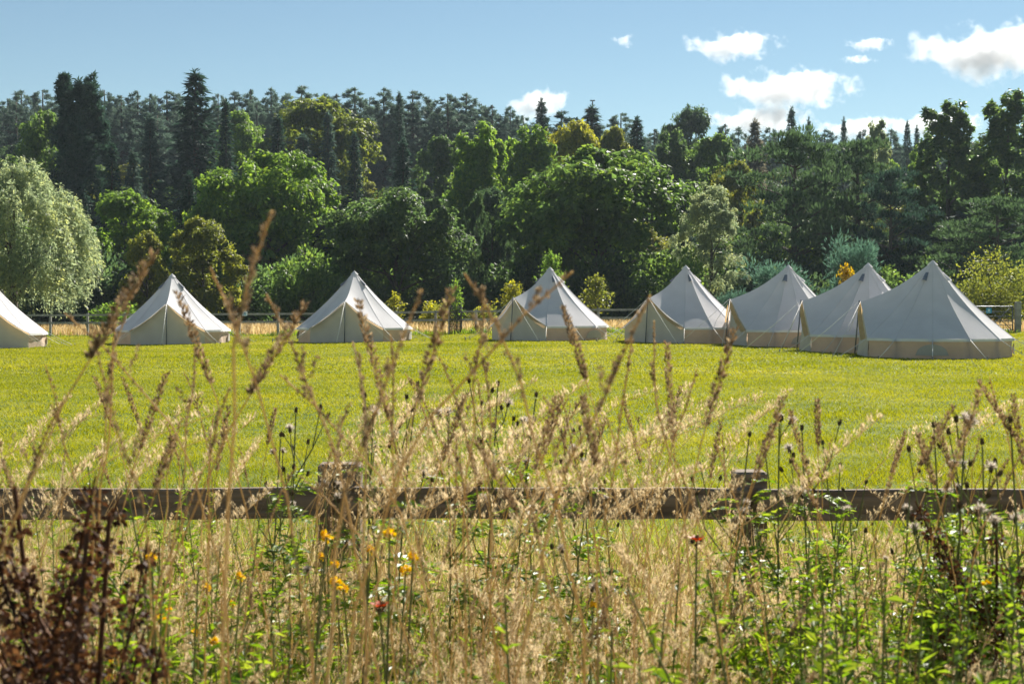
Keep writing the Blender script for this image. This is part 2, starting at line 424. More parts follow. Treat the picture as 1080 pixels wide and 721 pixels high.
    for th in SEAMS:
        p0 = pol(th, R_E + 0.05, Z_E - 0.01); p1 = pol(th, R_E + 1.15, 0.02)
        mb = MB(); add_tube(mb, [p0, (p0 + p1) / 2 - np.array([0, 0, 0.015]), p1], 0.009, 5); ropes.append((mb.mesh('guy_rope', M['rope']), p1))
    p0 = PEAK + np.array([0, -0.04, 0.02]); p1 = np.array([0, -4.3, 0.02])
    mb = MB(); add_tube(mb, [p0, (p0 + p1) / 2 - np.array([0, 0, 0.03]), p1], 0.009, 5); ropes.append((mb.mesh('guy_rope', M['rope']), p1))
    for side in (1, -1):
        p0 = PEAK + np.array([0, -0.02, 0.0]); p1 = np.array([side * 2.1, -3.0, 0.02])
        mb = MB(); add_tube(mb, [p0, (p0 + p1) / 2 - np.array([0, 0, 0.02]), p1], 0.009, 5); ropes.append((mb.mesh('guy_rope', M['rope']), p1))
    D['ropes'] = ropes
    mb = MB(); add_tube(mb, [[0, 0, -0.08], [0, 0, 0.10]], [0.008, 0.013], 6); add_tube(mb, [[0, 0, 0.09], [0.03, 0, 0.10], [0.045, 0, 0.075]], 0.008, 5)
    D['peg'] = mb.mesh('peg', M['steel'])
    return D
TD = tent_meshes()
for px, by, d, turn, lab in TENTS:
    p = at(px, by, d); z = float(ground_z(p[0], p[1]))
    v = unit(np.array([p[0], p[1]])); b = math.radians(turn)
    dx, dy = -v[0] * math.cos(b) - v[1] * math.sin(b), -v[1] * math.cos(b) + v[0] * math.sin(b)
    t = thing('bell_tent', (p[0], p[1], z), lab, 'tent', 'bell tents in a row across the lawn', math.atan2(dx, -dy))
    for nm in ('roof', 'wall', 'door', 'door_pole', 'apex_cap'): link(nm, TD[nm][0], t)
    rf = [c for c in t.children if c.name.startswith('roof')][0]
    link('seam', TD['seam'][0], rf); link('hem', TD['hem'][0], rf)
    dr = [c for c in t.children if c.name.startswith('door') and not c.name.startswith('door_')][0]
    for s in (1, -1): link('door_flap', TD[('door_flap', s)][0], dr)
    for m_ in TD['vents']: link('vent_flap', m_, rf)
    wl = [c for c in t.children if c.name.startswith('wall')][0]
    for m_ in TD['windows']: link('window', m_, wl)
    for m_, pe in TD['ropes']:
        r = link('guy_rope', m_, t)
        g = link('peg', TD['peg'], r); g.location = [float(c) for c in pe]

# ----------------------------------------------------------------------------
# near wooden fence (one rail shows above the meadow, a lower one hides in it)
# ----------------------------------------------------------------------------
YF = 5.9
fence = thing('wooden_fence', (0, YF, 0), 'weathered brown post and rail fence half buried in the tall meadow grass', 'fence')
for k, (px, top) in enumerate(((-150, 492), (359, 488), (790, 496), (1225, 494))):
    p = at(px, top, YF); mb = MB()
    hgt = p[2] + 0.35
    add_box(mb, (p[0], 0, p[2] - hgt / 2), (0.175 if k == 1 else 0.135, 0.12, hgt), bev=0.008)
    mb.build('post', M['wood'], fence)
for rows, nm in (((511.5, 544.5), 'rail'), ((640, 673), 'rail')):
    xl = [at(px, rows[0] + dy, YF)[0] for px, dy in ((-750, 0), (359, 0), (790, 0), (1850, 0))]
    for (pa, ya), (pb, yb) in (((-750, 6), (352, -1)), ((366, -1), (785, 0)), ((795, 1), (1850, 2))):
        a0, a1 = at(pa, rows[0] + ya, YF), at(pa, rows[1] + ya, YF); b0, b1 = at(pb, rows[0] + yb, YF), at(pb, rows[1] + yb, YF)
        mb = MB(); P = []
        nseg = 14
        for s in np.linspace(0, 1, nseg):
            lo, hi = a1 * (1 - s) + b1 * s, a0 * (1 - s) + b0 * s
            w = 0.003 * math.sin(s * 23 + pa)
            y0, y1 = -0.055 - 0.02, -0.075 - 0.035
            P.append([(lo[0], y0, lo[2] + w), (lo[0], y1, lo[2] + 0.006 + w), (hi[0], y1, hi[2] - 0.006 + w), (hi[0], y1 + 0.005, hi[2] + w), (hi[0], y0, hi[2] + w), (lo[0], y0, lo[2] + w)])
        grid(mb, P, 0, False)
        mb.build('rail', M['wood'], fence)

# ----------------------------------------------------------------------------
# far fence, gate, signs, tree guard
# ----------------------------------------------------------------------------
F0, F1 = np.array([-52.0, 77.4]), np.array([20.3, 67.6])
flen = np.linalg.norm(F1 - F0); fd = (F1 - F0) / flen; frz = math.atan2(fd[1], fd[0])
ff = thing('field_fence', (F0[0], F0[1], 0), 'grey two-rail field fence running behind the tents along the wood', 'fence')
npost = int(flen / 2.0) + 1
for k in range(npost):
    q = fd * (k * flen / (npost - 1)); w = F0 + q; z = float(ground_z(*w))
    mb = MB(); add_box(mb, (q[0], q[1], z + 0.45), (0.11, 0.11, 1.46 + 0.06 * RNG.uniform(-1, 1)), rz=frz, bev=0.01); mb.build('post', M['far_wood'], ff)
for h in (1.10, 0.70):
    for k in range(0, npost - 1, 2):
        k2 = min(k + 2, npost - 1); mb = MB(); P = []
        for kk in (k, (k + k2) / 2, k2):
            q = fd * (kk * flen / (npost - 1)); z = float(ground_z(*(F0 + q))) + h
            nrm = np.array([fd[1], -fd[0]])
            e = [q + nrm * 0.062, q + nrm * 0.105]
            ss = (kk == k) * 0.01 - (kk == k2) * 0.01
            e = [x + fd * ss for x in e]
            P.append([(*e[0], z - 0.05), (*e[1], z - 0.05), (*e[1], z + 0.05), (*e[0], z + 0.05), (*e[0], z - 0.05)])
        grid(mb, P, 0, False); mb.build('rail', M['far_wood'], ff)

def sign(px, py, Y, w, h, mat, label, letters=False):
    p = at(px, py, Y); t = thing('sign', p, label, 'sign')
    mb = MB(); add_box(mb, (0, 0, 0), (w, 0.012, h), bev=0.004); mb.build('sign_board', mat, t)
    mb = MB(); add_box(mb, (0, -0.009, h * 0.08), (w * 0.42, 0.004, h * 0.42)); add_box(mb, (0, -0.009, -h * 0.30), (w * 0.6, 0.004, h * 0.1)); mb.build('sign_marking', M['white_sign'] if letters else M['blue_sign'], t)
yf = F0[1] + ((258 - 540) / 1500 * 73.0 - F0[0]) / fd[0] * fd[1]
sign(258, 330.5, yf - 0.17, 0.28, 0.24, M['white_sign'], 'small pale blue notice on the top rail of the field fence')

# metal field gate with its post
gx0, gx1 = 20.55, 23.75; gy = 67.4; gz = float(ground_z(22, gy))
gate = thing('field_gate', (gx0, gy, gz), 'grey galvanised five-bar field gate with crossed braces behind the nearest tent', 'gate')
W = gx1 - gx0
mb = MB()
for x in (0.03, W - 0.03): add_tube(mb, [(x, 0, 0.12), (x, 0, 1.24)], 0.03, 8)
for z in (1.24, 0.14): add_tube(mb, [(0, 0, z), (W, 0, z)], 0.03, 8)
mb.build('gate_frame', M['steel'], gate)
for z in (0.36, 0.56, 0.78, 1.0):
    mb = MB(); add_tube(mb, [(0.03, 0, z), (W - 0.03, 0, z)], 0.02, 6); mb.build('bar', M['steel'], gate)
for (a, b) in (((W - 0.1, 1.22), (W - 1.25, 0.16)), ((W - 1.25, 1.22), (W - 0.1, 0.16)), ((0.1, 1.22), (1.25, 0.16)), ((1.25, 1.22), (0.1, 0.16))):
    mb = MB(); add_tube(mb, [(a[0], -0.03, a[1]), (b[0], -0.03, b[1])], 0.022, 6); mb.build('brace', M['steel'], gate)
sign(1043, 327.5, gy - 0.06, 0.26, 0.25, M['blue_sign'], 'small bright blue sign fixed to the top of the metal gate', True)
mb = MB(); add_box(mb, (0, 0, 0.6), (0.26, 0.26, 1.75), bev=0.03)
o = mb.build('gate_post', M['far_wood']); p = at(1077, 350, gy); o.location = (gx1 + 0.22, gy, float(ground_z(gx1 + 0.2, gy)))
tag(o, 'thick round-edged grey wooden gate post at the end of the metal gate', 'gate post')
ff2 = thing('field_fence', (gx1 + 0.45, gy, 0), 'short grey fence continuing past the thick gate post', 'fence')
for k in range(8):
    x = 1.9 * (k + 1); z = float(ground_z(gx1 + 0.45 + x, gy))
    mb = MB(); add_box(mb, (x, 0, z + 0.45), (0.11, 0.11, 1.4), bev=0.01); mb.build('post', M['far_wood'], ff2)
for h in (1.1, 0.7):
    z = float(ground_z(gx1 + 6, gy)) + h
    mb = MB(); add_box(mb, (7.9, -0.085, z), (15.4, 0.042, 0.1), bev=0.006); mb.build('rail', M['far_wood'], ff2)

# ----------------------------------------------------------------------------
# trees
# ----------------------------------------------------------------------------
def trunk_mesh(H, r, limbs, seed, top=0.8, lean=0.03):
    rng = np.random.default_rng(seed); mb = MB()
    n = 8; z = np.linspace(-0.4, H * top, n)
    ax = np.c_[np.cumsum(rng.normal(0, lean, n)) * H * 0.1, np.cumsum(rng.normal(0, lean, n)) * H * 0.1, z]; ax[:2, :2] = 0
    add_tube(mb, ax, np.linspace(r, r * 0.18, n) * np.r_[1.35, np.ones(n - 1)], 8)
    for (zz, az, L, el) in limbs:
        k = np.interp(zz, z, np.arange(n)); b = np.array([np.interp(zz, z, ax[:, 0]), np.interp(zz, z, ax[:, 1]), zz])
        d = np.array([math.cos(az) * math.cos(el), math.sin(az) * math.cos(el), math.sin(el)])
        pts = [b, b + d * L * 0.4 + np.array([0, 0, 0.03 * L]), b + d * L * 0.75 + rng.normal(0, 0.04 * L, 3), b + d * L + np.array([0, 0, 0.06 * L])]
        rr = r * (1 - zz / H * 0.8) * 0.5
        add_tube(mb, pts, [rr, rr * 0.7, rr * 0.4, rr * 0.15], 5)
    return mb.mesh('trunk', M['bark'])

def rand_limbs(rng, H, z0, z1, R, n, el=(0.2, 0.9)):
    return [(rng.uniform(z0, z1) * H, rng.uniform(0, 6.28), R * rng.uniform(0.5, 0.85), rng.uniform(*el)) for _ in range(n)]

def broadleaf(H, R, zb, seed, nl=9, ncl=14, per=210, leaf=0.26, tallness=1.0, lobe_r=0.44, stretch=1.0, narrow=0.6):
    rng = np.random.default_rng(seed); mb = MB(); zc = (H + zb) / 2; hz = (H - zb) / 2
    u = rand_dir(rng, nl * 6); pick = [u[0]]
    for c in u[1:]:
        if len(pick) >= nl: break
        if min(np.linalg.norm(c - p) for p in pick) > 1.6 / math.sqrt(nl) * 1.05: pick.append(c)
    pick.append(np.array([0.1, -0.1, 1.0])); pick.append(np.array([0.0, 0.0, 0.1]))
    for u0 in pick:
        lr = R * lobe_r * rng.uniform(0.62, 1.18)
        c = np.array([u0[0] * (R - lr * 0.85), u0[1] * (R - lr * 0.85), zc + u0[2] * (hz - lr * 0.85)]) * np.array([1, 1, 1])
        w = rand_dir(rng, ncl + 4); w[:, 2] = np.where(w[:, 2] < -0.55, -w[:, 2], w[:, 2])
        w = unit(w + 0.35 * u0)
        for j, cw in enumerate(w):
            sprig = j >= ncl
            cc = c + cw * lr * (rng.uniform(1.1, 1.32) if sprig else rng.uniform(0.7, 1.08)) * np.array([1, 1, stretch])
            cr = lr * (rng.uniform(0.12, 0.2) if sprig else rng.uniform(0.2, 0.46))
            n = int(per * rng.uniform(0.6, 1.3) * (0.3 if sprig else 1))
            s = rand_dir(rng, n); s[:, 2] = np.abs(s[:, 2]) * np.where(rng.uniform(size=n) < 0.72, 1, -1)
            pos = cc + s * cr * (rng.uniform(0.35, 1.08, n) ** 0.7)[:, None] * np.array([1.1, 1.1, 0.8 * stretch])
            nrm = unit(s * 0.5 + cw * 0.4 + np.array([0, 0, 0.45]) + rng.normal(0, 0.45, (n, 3)))
            d = np.cross(nrm, rand_dir(rng, n)); d[:, 2] -= 0.25
            L = leaf * rng.uniform(0.6, 1.35, n)
            mb.add(*leaves(pos, d, nrm, L, L * narrow, 0.08))
    return mb.mesh('crown', M['leaf']), trunk_mesh(H, 0.03 * H, rand_limbs(rng, H, 0.15, 0.55, R, 9), seed)

def tallcrown(H, R, zb, seed, nl=18, ncl=13, per=190, leaf=0.28, lobe=0.5, stretch=1.5, narrow=0.6, prof=None, needle=False):
    """upright crown: lobes wound up the height inside a profile"""
    rng = np.random.default_rng(seed); mb = MB()
    for k in range(nl):
        q = (k + 0.5) / nl; f = prof(q); lr = R * lobe * (0.55 + 0.45 * f) * rng.uniform(0.8, 1.15); a = k * 2.4 + rng.normal(0, 0.3)
        rad = max(0.0, R * f - lr * 0.75) * rng.uniform(0.35, 1.15)
        c = np.array([rad * math.cos(a), rad * math.sin(a), zb + lr * 0.7 * stretch + q * (H - zb - 1.7 * lr * stretch)])
        w = rand_dir(rng, ncl); u0 = np.array([math.cos(a), math.sin(a), 0.5]); w = unit(w + 0.3 * u0)
        for cw in w:
            cc = c + cw * lr * rng.uniform(0.6, 1.1) * np.array([1, 1, stretch]); cr = lr * rng.uniform(0.25, 0.5); n = int(per * rng.uniform(0.6, 1.3))
            s = rand_dir(rng, n); s[:, 2] = np.abs(s[:, 2]) * np.where(rng.uniform(size=n) < 0.7, 1, -1)
            pos = cc + s * cr * (rng.uniform(0.3, 1.15, n) ** 0.7)[:, None] * np.array([1, 1, stretch])
            nrm = unit(s * 0.5 + cw * 0.4 + np.array([0, 0, 0.4]) + rng.normal(0, 0.5, (n, 3)))
            d = np.cross(nrm, rand_dir(rng, n)); d[:, 2] += 0.3 if needle else -0.2
            L = leaf * rng.uniform(0.6, 1.35, n)
            mb.add(*leaves(pos, d, nrm, L, L * narrow, 0.08))
    return mb.mesh('crown', M['needle'] if needle else M['leaf']), trunk_mesh(H, 0.02 * H, rand_limbs(rng, H, 0.15, 0.7, R * 0.6, 10, (0.7, 1.2)), seed)

def spruce(H, R, seed, levels=46, per=46, droop=0.35, ragged=0.25, leaf=0.34, base=0.05, open_=1.0):
    rng = np.random.default_rng(seed); mb = MB()
    for k in range(levels):
        q = (k + rng.uniform(0, 0.6)) / levels; z = H * (base + (0.985 - base) * q)
        Lm = R * (1 - q) ** 0.85 * (0.86 + 0.14 * math.sin(k * 2.1)) + 0.12
        nb = max(4, int(7 * open_))
        for a in np.arange(nb) * 6.283 / nb + rng.uniform(0, 6.28):
            a += rng.normal(0, 0.2); L = Lm * rng.uniform(1 - 1.6 * ragged, 1 + ragged)
            n = max(6, int(per * (L / R + 0.12)))
            t = rng.uniform(0.12, 1, n) ** 0.8
            up = 0.28 * (q > 0.75)
            x = L * t; zz = -droop * L * t * (1.25 - 0.75 * t * t) + up * L * t
            side = rng.normal(0, 0.13, n) * L * (0.35 + t * 0.4)
            pos = np.c_[x * math.cos(a) - side * math.sin(a), x * math.sin(a) + side * math.cos(a), z + zz + rng.normal(0, 0.05, n) * L * 0.4]
            d = np.c_[np.full(n, math.cos(a)), np.full(n, math.sin(a)), rng.uniform(-0.9, 0.25, n)] + rng.normal(0, 0.45, (n, 3))
            nr = unit(np.c_[rng.normal(0, 0.5, n), rng.normal(0, 0.5, n), np.ones(n)])
            Lf = leaf * rng.uniform(0.6, 1.4, n)
            mb.add(*leaves(pos, d, nr, Lf, Lf * 0.34, 0.05))
    n = 60; pos = np.c_[rng.normal(0, 0.05, (n, 2)), rng.uniform(0.93, 1.0, n) * H]
    mb.add(*leaves(pos, np.c_[rng.normal(0, 0.5, (n, 2)), rng.uniform(0.4, 1, n)], rand_dir(rng, n), 0.45, 0.11))
    return mb.mesh('crown', M['needle']), trunk_mesh(H, 0.016 * H + 0.05, [], seed, 0.97, 0.004)

def ridge_pine(H, R, seed, tufts=190, per=75, leaf=0.5, z0=0.22, rnd=1.5):
    rng = np.random.default_rng(seed); mb = MB(); limbs = []
    wob = rng.uniform(0, 6.28, 4)
    qq = np.linspace(0, 1, 400); cdf = np.cumsum((1 - qq ** rnd) ** 0.6 * np.minimum(1, 0.45 + 1.6 * qq) + 0.06); cdf /= cdf[-1]
    for k in range(tufts):
        q = float(np.interp((k + rng.uniform(0, 1)) / tufts, cdf, qq)); a = rng.uniform(0, 6.283)
        env = R * (1 - q ** rnd) ** 0.6 * min(1, 0.45 + 1.6 * q) * (0.85 + 0.25 * math.sin(2 * a + wob[0] + 7 * q))
        rr = env * math.sqrt(rng.uniform(0.08, 1.12)) + 0.05; z = H * (z0 + (0.955 - z0) * q)
        c = np.array([rr * math.cos(a), rr * math.sin(a), z + rr * 0.12])
        if k % 6 == 0: limbs.append((min(z - 0.2, H * 0.88), a, rr, 0.2))
        out = np.array([math.cos(a) * 0.7, math.sin(a) * 0.7, 0.9]); s = rand_dir(rng, per); s = unit(s * 0.9 + unit(out) * 0.8)
        cr = rng.uniform(0.3, 0.62) * (1.0 - 0.5 * q)
        pos = c + rand_dir(rng, per) * cr * rng.uniform(0.1, 1.0, per)[:, None] * np.array([1.1, 1.1, 1.0])
        L = leaf * rng.uniform(0.5, 1.3, per) * (1 - 0.3 * q)
        mb.add(*leaves(pos, s, rand_dir(rng, per), L, L * 0.24))
    return mb.mesh('crown', M['needle']), trunk_mesh(H, 0.016 * H, limbs, seed, 0.97, 0.006)

def layered_pine(H, R, seed, plates=34, per=420, z0=0.14, leaf=0.42, flat=0.2):
    rng = np.random.default_rng(seed); mb = MB(); limbs = []
    for k in range(plates):
        q = (k + rng.uniform(0, 1)) / plates; z = H * (z0 + (0.93 - z0) * q)
        env = R * (math.sin(math.pi * min(0.97, 0.22 + 0.72 * q)) ** 0.7)
        a = k * 2.4 + rng.normal(0, 0.35); rr = env * rng.uniform(0.35, 0.85) * (1 if q < 0.9 else 0.4)
        c = np.array([rr * math.cos(a), rr * math.sin(a), z]); pr = R * rng.uniform(0.26, 0.42)
        limbs.append((max(0.1 * H, z - 0.35 * rr - 0.1), a, rr * 1.05, 0.3))
        sub = rng.integers(5, 8)
        for j in range(sub):
            cc = c + np.array([rng.normal(0, 0.5) * pr, rng.normal(0, 0.5) * pr, rng.normal(0, 0.13) * pr]); sr = pr * rng.uniform(0.35, 0.6); n = per // sub
            s = rand_dir(rng, n); s[:, 2] = np.where(rng.uniform(size=n) < 0.8, np.abs(s[:, 2]), s[:, 2])
            pos = cc + s * sr * (rng.uniform(0.3, 1.0, n) ** 0.6)[:, None] * np.array([1, 1, flat * 1.5])
            d = s * 0.7 + np.array([0, 0, 0.7]) + rng.normal(0, 0.4, (n, 3)); L = leaf * rng.uniform(0.6, 1.3, n)
            mb.add(*leaves(pos, d, rand_dir(rng, n), L, L * 0.3))
    return mb.mesh('crown', M['needle']), trunk_mesh(H, 0.028 * H, limbs, seed, 0.9, 0.03)

def willow(H, R, zb, seed, strands=2600, per=30, leaf=0.17):
    rng = np.random.default_rng(seed); mb = MB(); hz = H - zb
    bun = rand_dir(rng, 150); u = unit(bun[rng.integers(0, 150, strands)] + rng.normal(0, 0.085, (strands, 3))); u[:, 2] = np.abs(u[:, 2]) * 1.0 - 0.12
    # lumpy dome: several big sprays
    lob = rand_dir(rng, 26); lob[:, 2] = np.abs(lob[:, 2])
    k = np.max(u @ lob.T, axis=1); f = 0.66 + 0.36 * smooth(0.78, 0.98, k)
    shell = rng.uniform(0.55, 1.0, strands) ** 0.5 * f
    prof = np.clip(1 - ((u[:, 2] - 0.1)) ** 2 * 0.25, 0.4, 1)
    up = np.clip(u[:, 2] - 0.3, 0, 1) * rng.uniform(-0.2, 1.0, strands) * 1.1
    top = np.c_[u[:, 0] * R * shell * prof, u[:, 1] * R * shell * prof, zb + 0.30 * hz + np.clip(u[:, 2], -0.35, 1) * hz * 0.70 * shell + up]
    out = unit(np.c_[u[:, 0], u[:, 1], np.zeros(strands)])
    t = rng.uniform(0, 1, (strands, per)); Ls = (rng.uniform(0.3, 1.2, strands) * np.where(u[:, 2] < 0.3, 2.0, 1.0))[:, None]
    pos = top[:, None] + out[:, None] * (Ls * t * 0.35)[..., None] + np.array([0, 0, 1.0]) * (0.15 * Ls * t - Ls * t ** 1.6)[..., None] + rng.normal(0, 0.07, (strands, per, 3))
    pos = pos.reshape(-1, 3); pos[:, 2] = np.maximum(pos[:, 2], 0.15)
    n = len(pos); d = np.repeat(out, per, 0) * 0.5 + np.array([0, 0, -0.5]) + rng.normal(0, 0.55, (n, 3))
    L = leaf * rng.uniform(0.6, 1.4, n)
    mb.add(*leaves(pos, d, rand_dir(rng, n), L, L * 0.34))
    return mb.mesh('crown', M['leaf']), trunk_mesh(H, 0.03 * H, rand_limbs(rng, H, 0.08, 0.5, R, 14, (0.5, 1.1)), seed)

def shrub(H, R, seed, per=90, ncl=38, leaf=0.24, narrow=0.6, needle=False, up=0.3):
    rng = np.random.default_rng(seed); mb = MB(); limbs = []
    for k in range(ncl):
        u = rand_dir(rng, 1)[0]; u[2] = abs(u[2]); q = rng.uniform(0.3, 1.0)
        c = np.array([u[0] * R * 0.8 * q, u[1] * R * 0.8 * q, H * (0.12 + 0.78 * u[2] * q + 0.1 * rng.uniform())])
        if k % 3 == 0: limbs.append((0.1 * H, math.atan2(c[1], c[0]), float(np.linalg.norm(c)) * 0.9, math.atan2(c[2], math.hypot(c[0], c[1]) + 0.01)))
        cr = R * rng.uniform(0.2, 0.36); n = int(per * rng.uniform(0.6, 1.3)); s = rand_dir(rng, n)
        pos = c + s * cr * (rng.uniform(0.2, 1.1, n))[:, None]
        nr = unit(s * 0.4 + np.array([0, 0, 0.5]) + rng.normal(0, 0.5, (n, 3)))
        d = s + np.array([0, 0, up]) + rng.normal(0, 0.5, (n, 3)); L = leaf * rng.uniform(0.6, 1.4, n)
        pos[:, 2] = np.maximum(pos[:, 2], 0.03)
        mb.add(*leaves(pos, d, nr, L, L * narrow, 0.06))
    return mb.mesh('crown', M['needle'] if needle else M['leaf']), trunk_mesh(H, 0.02 * H + 0.02, limbs, seed, 0.6, 0.03)

def sapling(H, R, seed, nb=20, per=26, leaf=0.16):
    rng = np.random.default_rng(seed); mb = MB(); limbs = []
    for k in range(nb):
        q = k / nb; z = H * (0.25 + 0.62 * q); a = k * 2.4; L = R * (1.05 - 0.75 * q) * rng.uniform(0.7, 1.2)
        limbs.append((z, a, L, 0.75)); n = per; t = rng.uniform(0.2, 1.1, n)
        pos = np.c_[np.cos(a) * L * t * 0.75, np.sin(a) * L * t * 0.75, z + L * t * 0.7] + rng.normal(0, 0.09, (n, 3))
        d = rand_dir(rng, n) + np.array([math.cos(a), math.sin(a), 0.2]) * 0.6; Lf = leaf * rng.uniform(0.6, 1.4, n)
        mb.add(*leaves(pos, d, unit(rng.normal(0, 0.6, (n, 3)) + np.array([0, 0, 1])), Lf, Lf * 0.6, 0.08))
    n = 50; pos = np.c_[rng.normal(0, 0.06, (n, 2)), H * rng.uniform(0.8, 1.0, n)]
    mb.add(*leaves(pos, rand_dir(rng, n) + np.array([0, 0, 0.6]), rand_dir(rng, n), leaf, leaf * 0.6))
    return mb.mesh('crown', M['leaf']), trunk_mesh(H, 0.02 * H + 0.01, limbs, seed, 0.95, 0.02)

#        proto: (height, width, (crown, trunk))
PR = {
    'oak':    (12.0, 13.0, broadleaf(12, 6.3, 0.7, 21, 13, 17, 125, 0.42)),
    'oak2':   (12.0, 11.5, broadleaf(12, 5.6, 0.8, 22, 11, 17, 125, 0.40)),
    'maple':  (11.0, 9.0,  broadleaf(11, 4.5, 0.6, 23, 10, 17, 115, 0.38, lobe_r=0.44)),
    'poplar': (18.0, 7.5,  tallcrown(18, 3.7, 0.8, 24, 52, 8, 50, 0.40, 0.25, 1.5, prof=lambda q: min(1, 0.7 + q) * (1 - 0.55 * q ** 3))),
    'upright': (14.0, 9.0, tallcrown(14, 4.5, 0.7, 25, 38, 10, 66, 0.40, 0.29, 1.25, prof=lambda q: min(1, 0.75 + q) * (1 - 0.6 * q ** 2.5))),
    'spruce': (18.0, 6.4,  spruce(18, 3.2, 31, 50, 44, leaf=0.5)),
    'spruce2': (18.0, 5.0, spruce(18, 3.0, 32, 46, 44, 0.45, 0.40, 0.55)),
    'slim':   (16.0, 3.4,  spruce(16, 1.8, 33, 50, 36, 0.4, 0.3, 0.42)),
    'giant':  (19.0, 7.6,  tallcrown(19, 3.8, 0.4, 34, 72, 8, 62, 0.55, 0.22, 1.7, 0.3, prof=lambda q: 1 - 0.5 * q ** 1.6, needle=True)),
    'pine':   (17.0, 6.4,  ridge_pine(17, 3.0, 41, 220, 75, 0.5, 0.15, 1.6)),
    'pine2':  (17.0, 6.0,  ridge_pine(17, 3.0, 42, 210, 75, 0.5, 0.2, 2.6)),
    'pine3':  (17.0, 7.4,  ridge_pine(17, 3.6, 43, 250, 75, 0.5, 0.15, 3.2)),
    'scots':  (12.5, 11.0, layered_pine(12.5, 5.4, 51)),
    'scots2': (12.5, 10.0, layered_pine(12.5, 4.9, 52, 30, 420, 0.12)),
    'young_pine': (5.0, 4.2, shrub(5, 2.2, 61, 260, 40, 0.26, 0.22, True, 0.9)),
    'willow': (9.9, 9.8,  willow(10.8, 4.9, 0.2, 71, 2300, 30, 0.2)),
    'birch':  (8.0, 5.6,   broadleaf(8, 2.8, 0.3, 72, 9, 13, 210, 0.19, narrow=0.45)),
    'shrub':  (3.2, 4.0,   shrub(3.2, 2.0, 81)),
    'shrub2': (3.2, 4.4,   shrub(3.2, 2.2, 82, 150, 30, 0.2)),
    'bush':   (4.0, 5.6,   shrub(4.0, 2.8, 83, 170, 56, 0.15, 0.55)),
    'sapling': (3.0, 1.6,  sapling(3.0, 0.8, 91)),
    'sapling2': (3.2, 2.2, sapling(3.2, 1.1, 92, 30, 34)),
}

def tree(kind, px, topy, wpx, Y, col, name, label, group=None, rz=None, cat=None):
    p = at(px, topy, Y); z = float(ground_z(p[0], p[1])) - 0.05
    H, Wd, (cm, tm) = PR[kind]
    h = p[2] - z
    if h < 0.8: return None
    sz = h / H; sx = (wpx / FPX * Y) / Wd
    if kind in ('pine', 'pine2', 'pine3'): sx *= RNG.uniform(1.35, 1.9)
    t = thing(name, (p[0], p[1], z), label, cat or name.split('_')[-1], group, RNG.uniform(0, 6.28) if rz is None else rz)
    t.scale = (sx, sx, sz)
    c = link('crown', cm, t); c.color = (*col, 1)
    link('trunk', tm, t)
    return t

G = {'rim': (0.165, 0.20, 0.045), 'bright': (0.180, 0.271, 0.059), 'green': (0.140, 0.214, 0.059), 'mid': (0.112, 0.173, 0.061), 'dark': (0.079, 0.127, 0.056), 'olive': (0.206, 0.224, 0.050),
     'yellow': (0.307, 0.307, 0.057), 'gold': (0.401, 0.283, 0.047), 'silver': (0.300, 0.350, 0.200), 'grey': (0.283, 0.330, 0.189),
     'fir': (0.042, 0.078, 0.054), 'firblue': (0.080, 0.124, 0.097), 'pine': (0.118, 0.171, 0.132), 'scots': (0.085, 0.135, 0.062), 'bluepine': (0.118, 0.212, 0.153), 'larch': (0.177, 0.165, 0.118)}

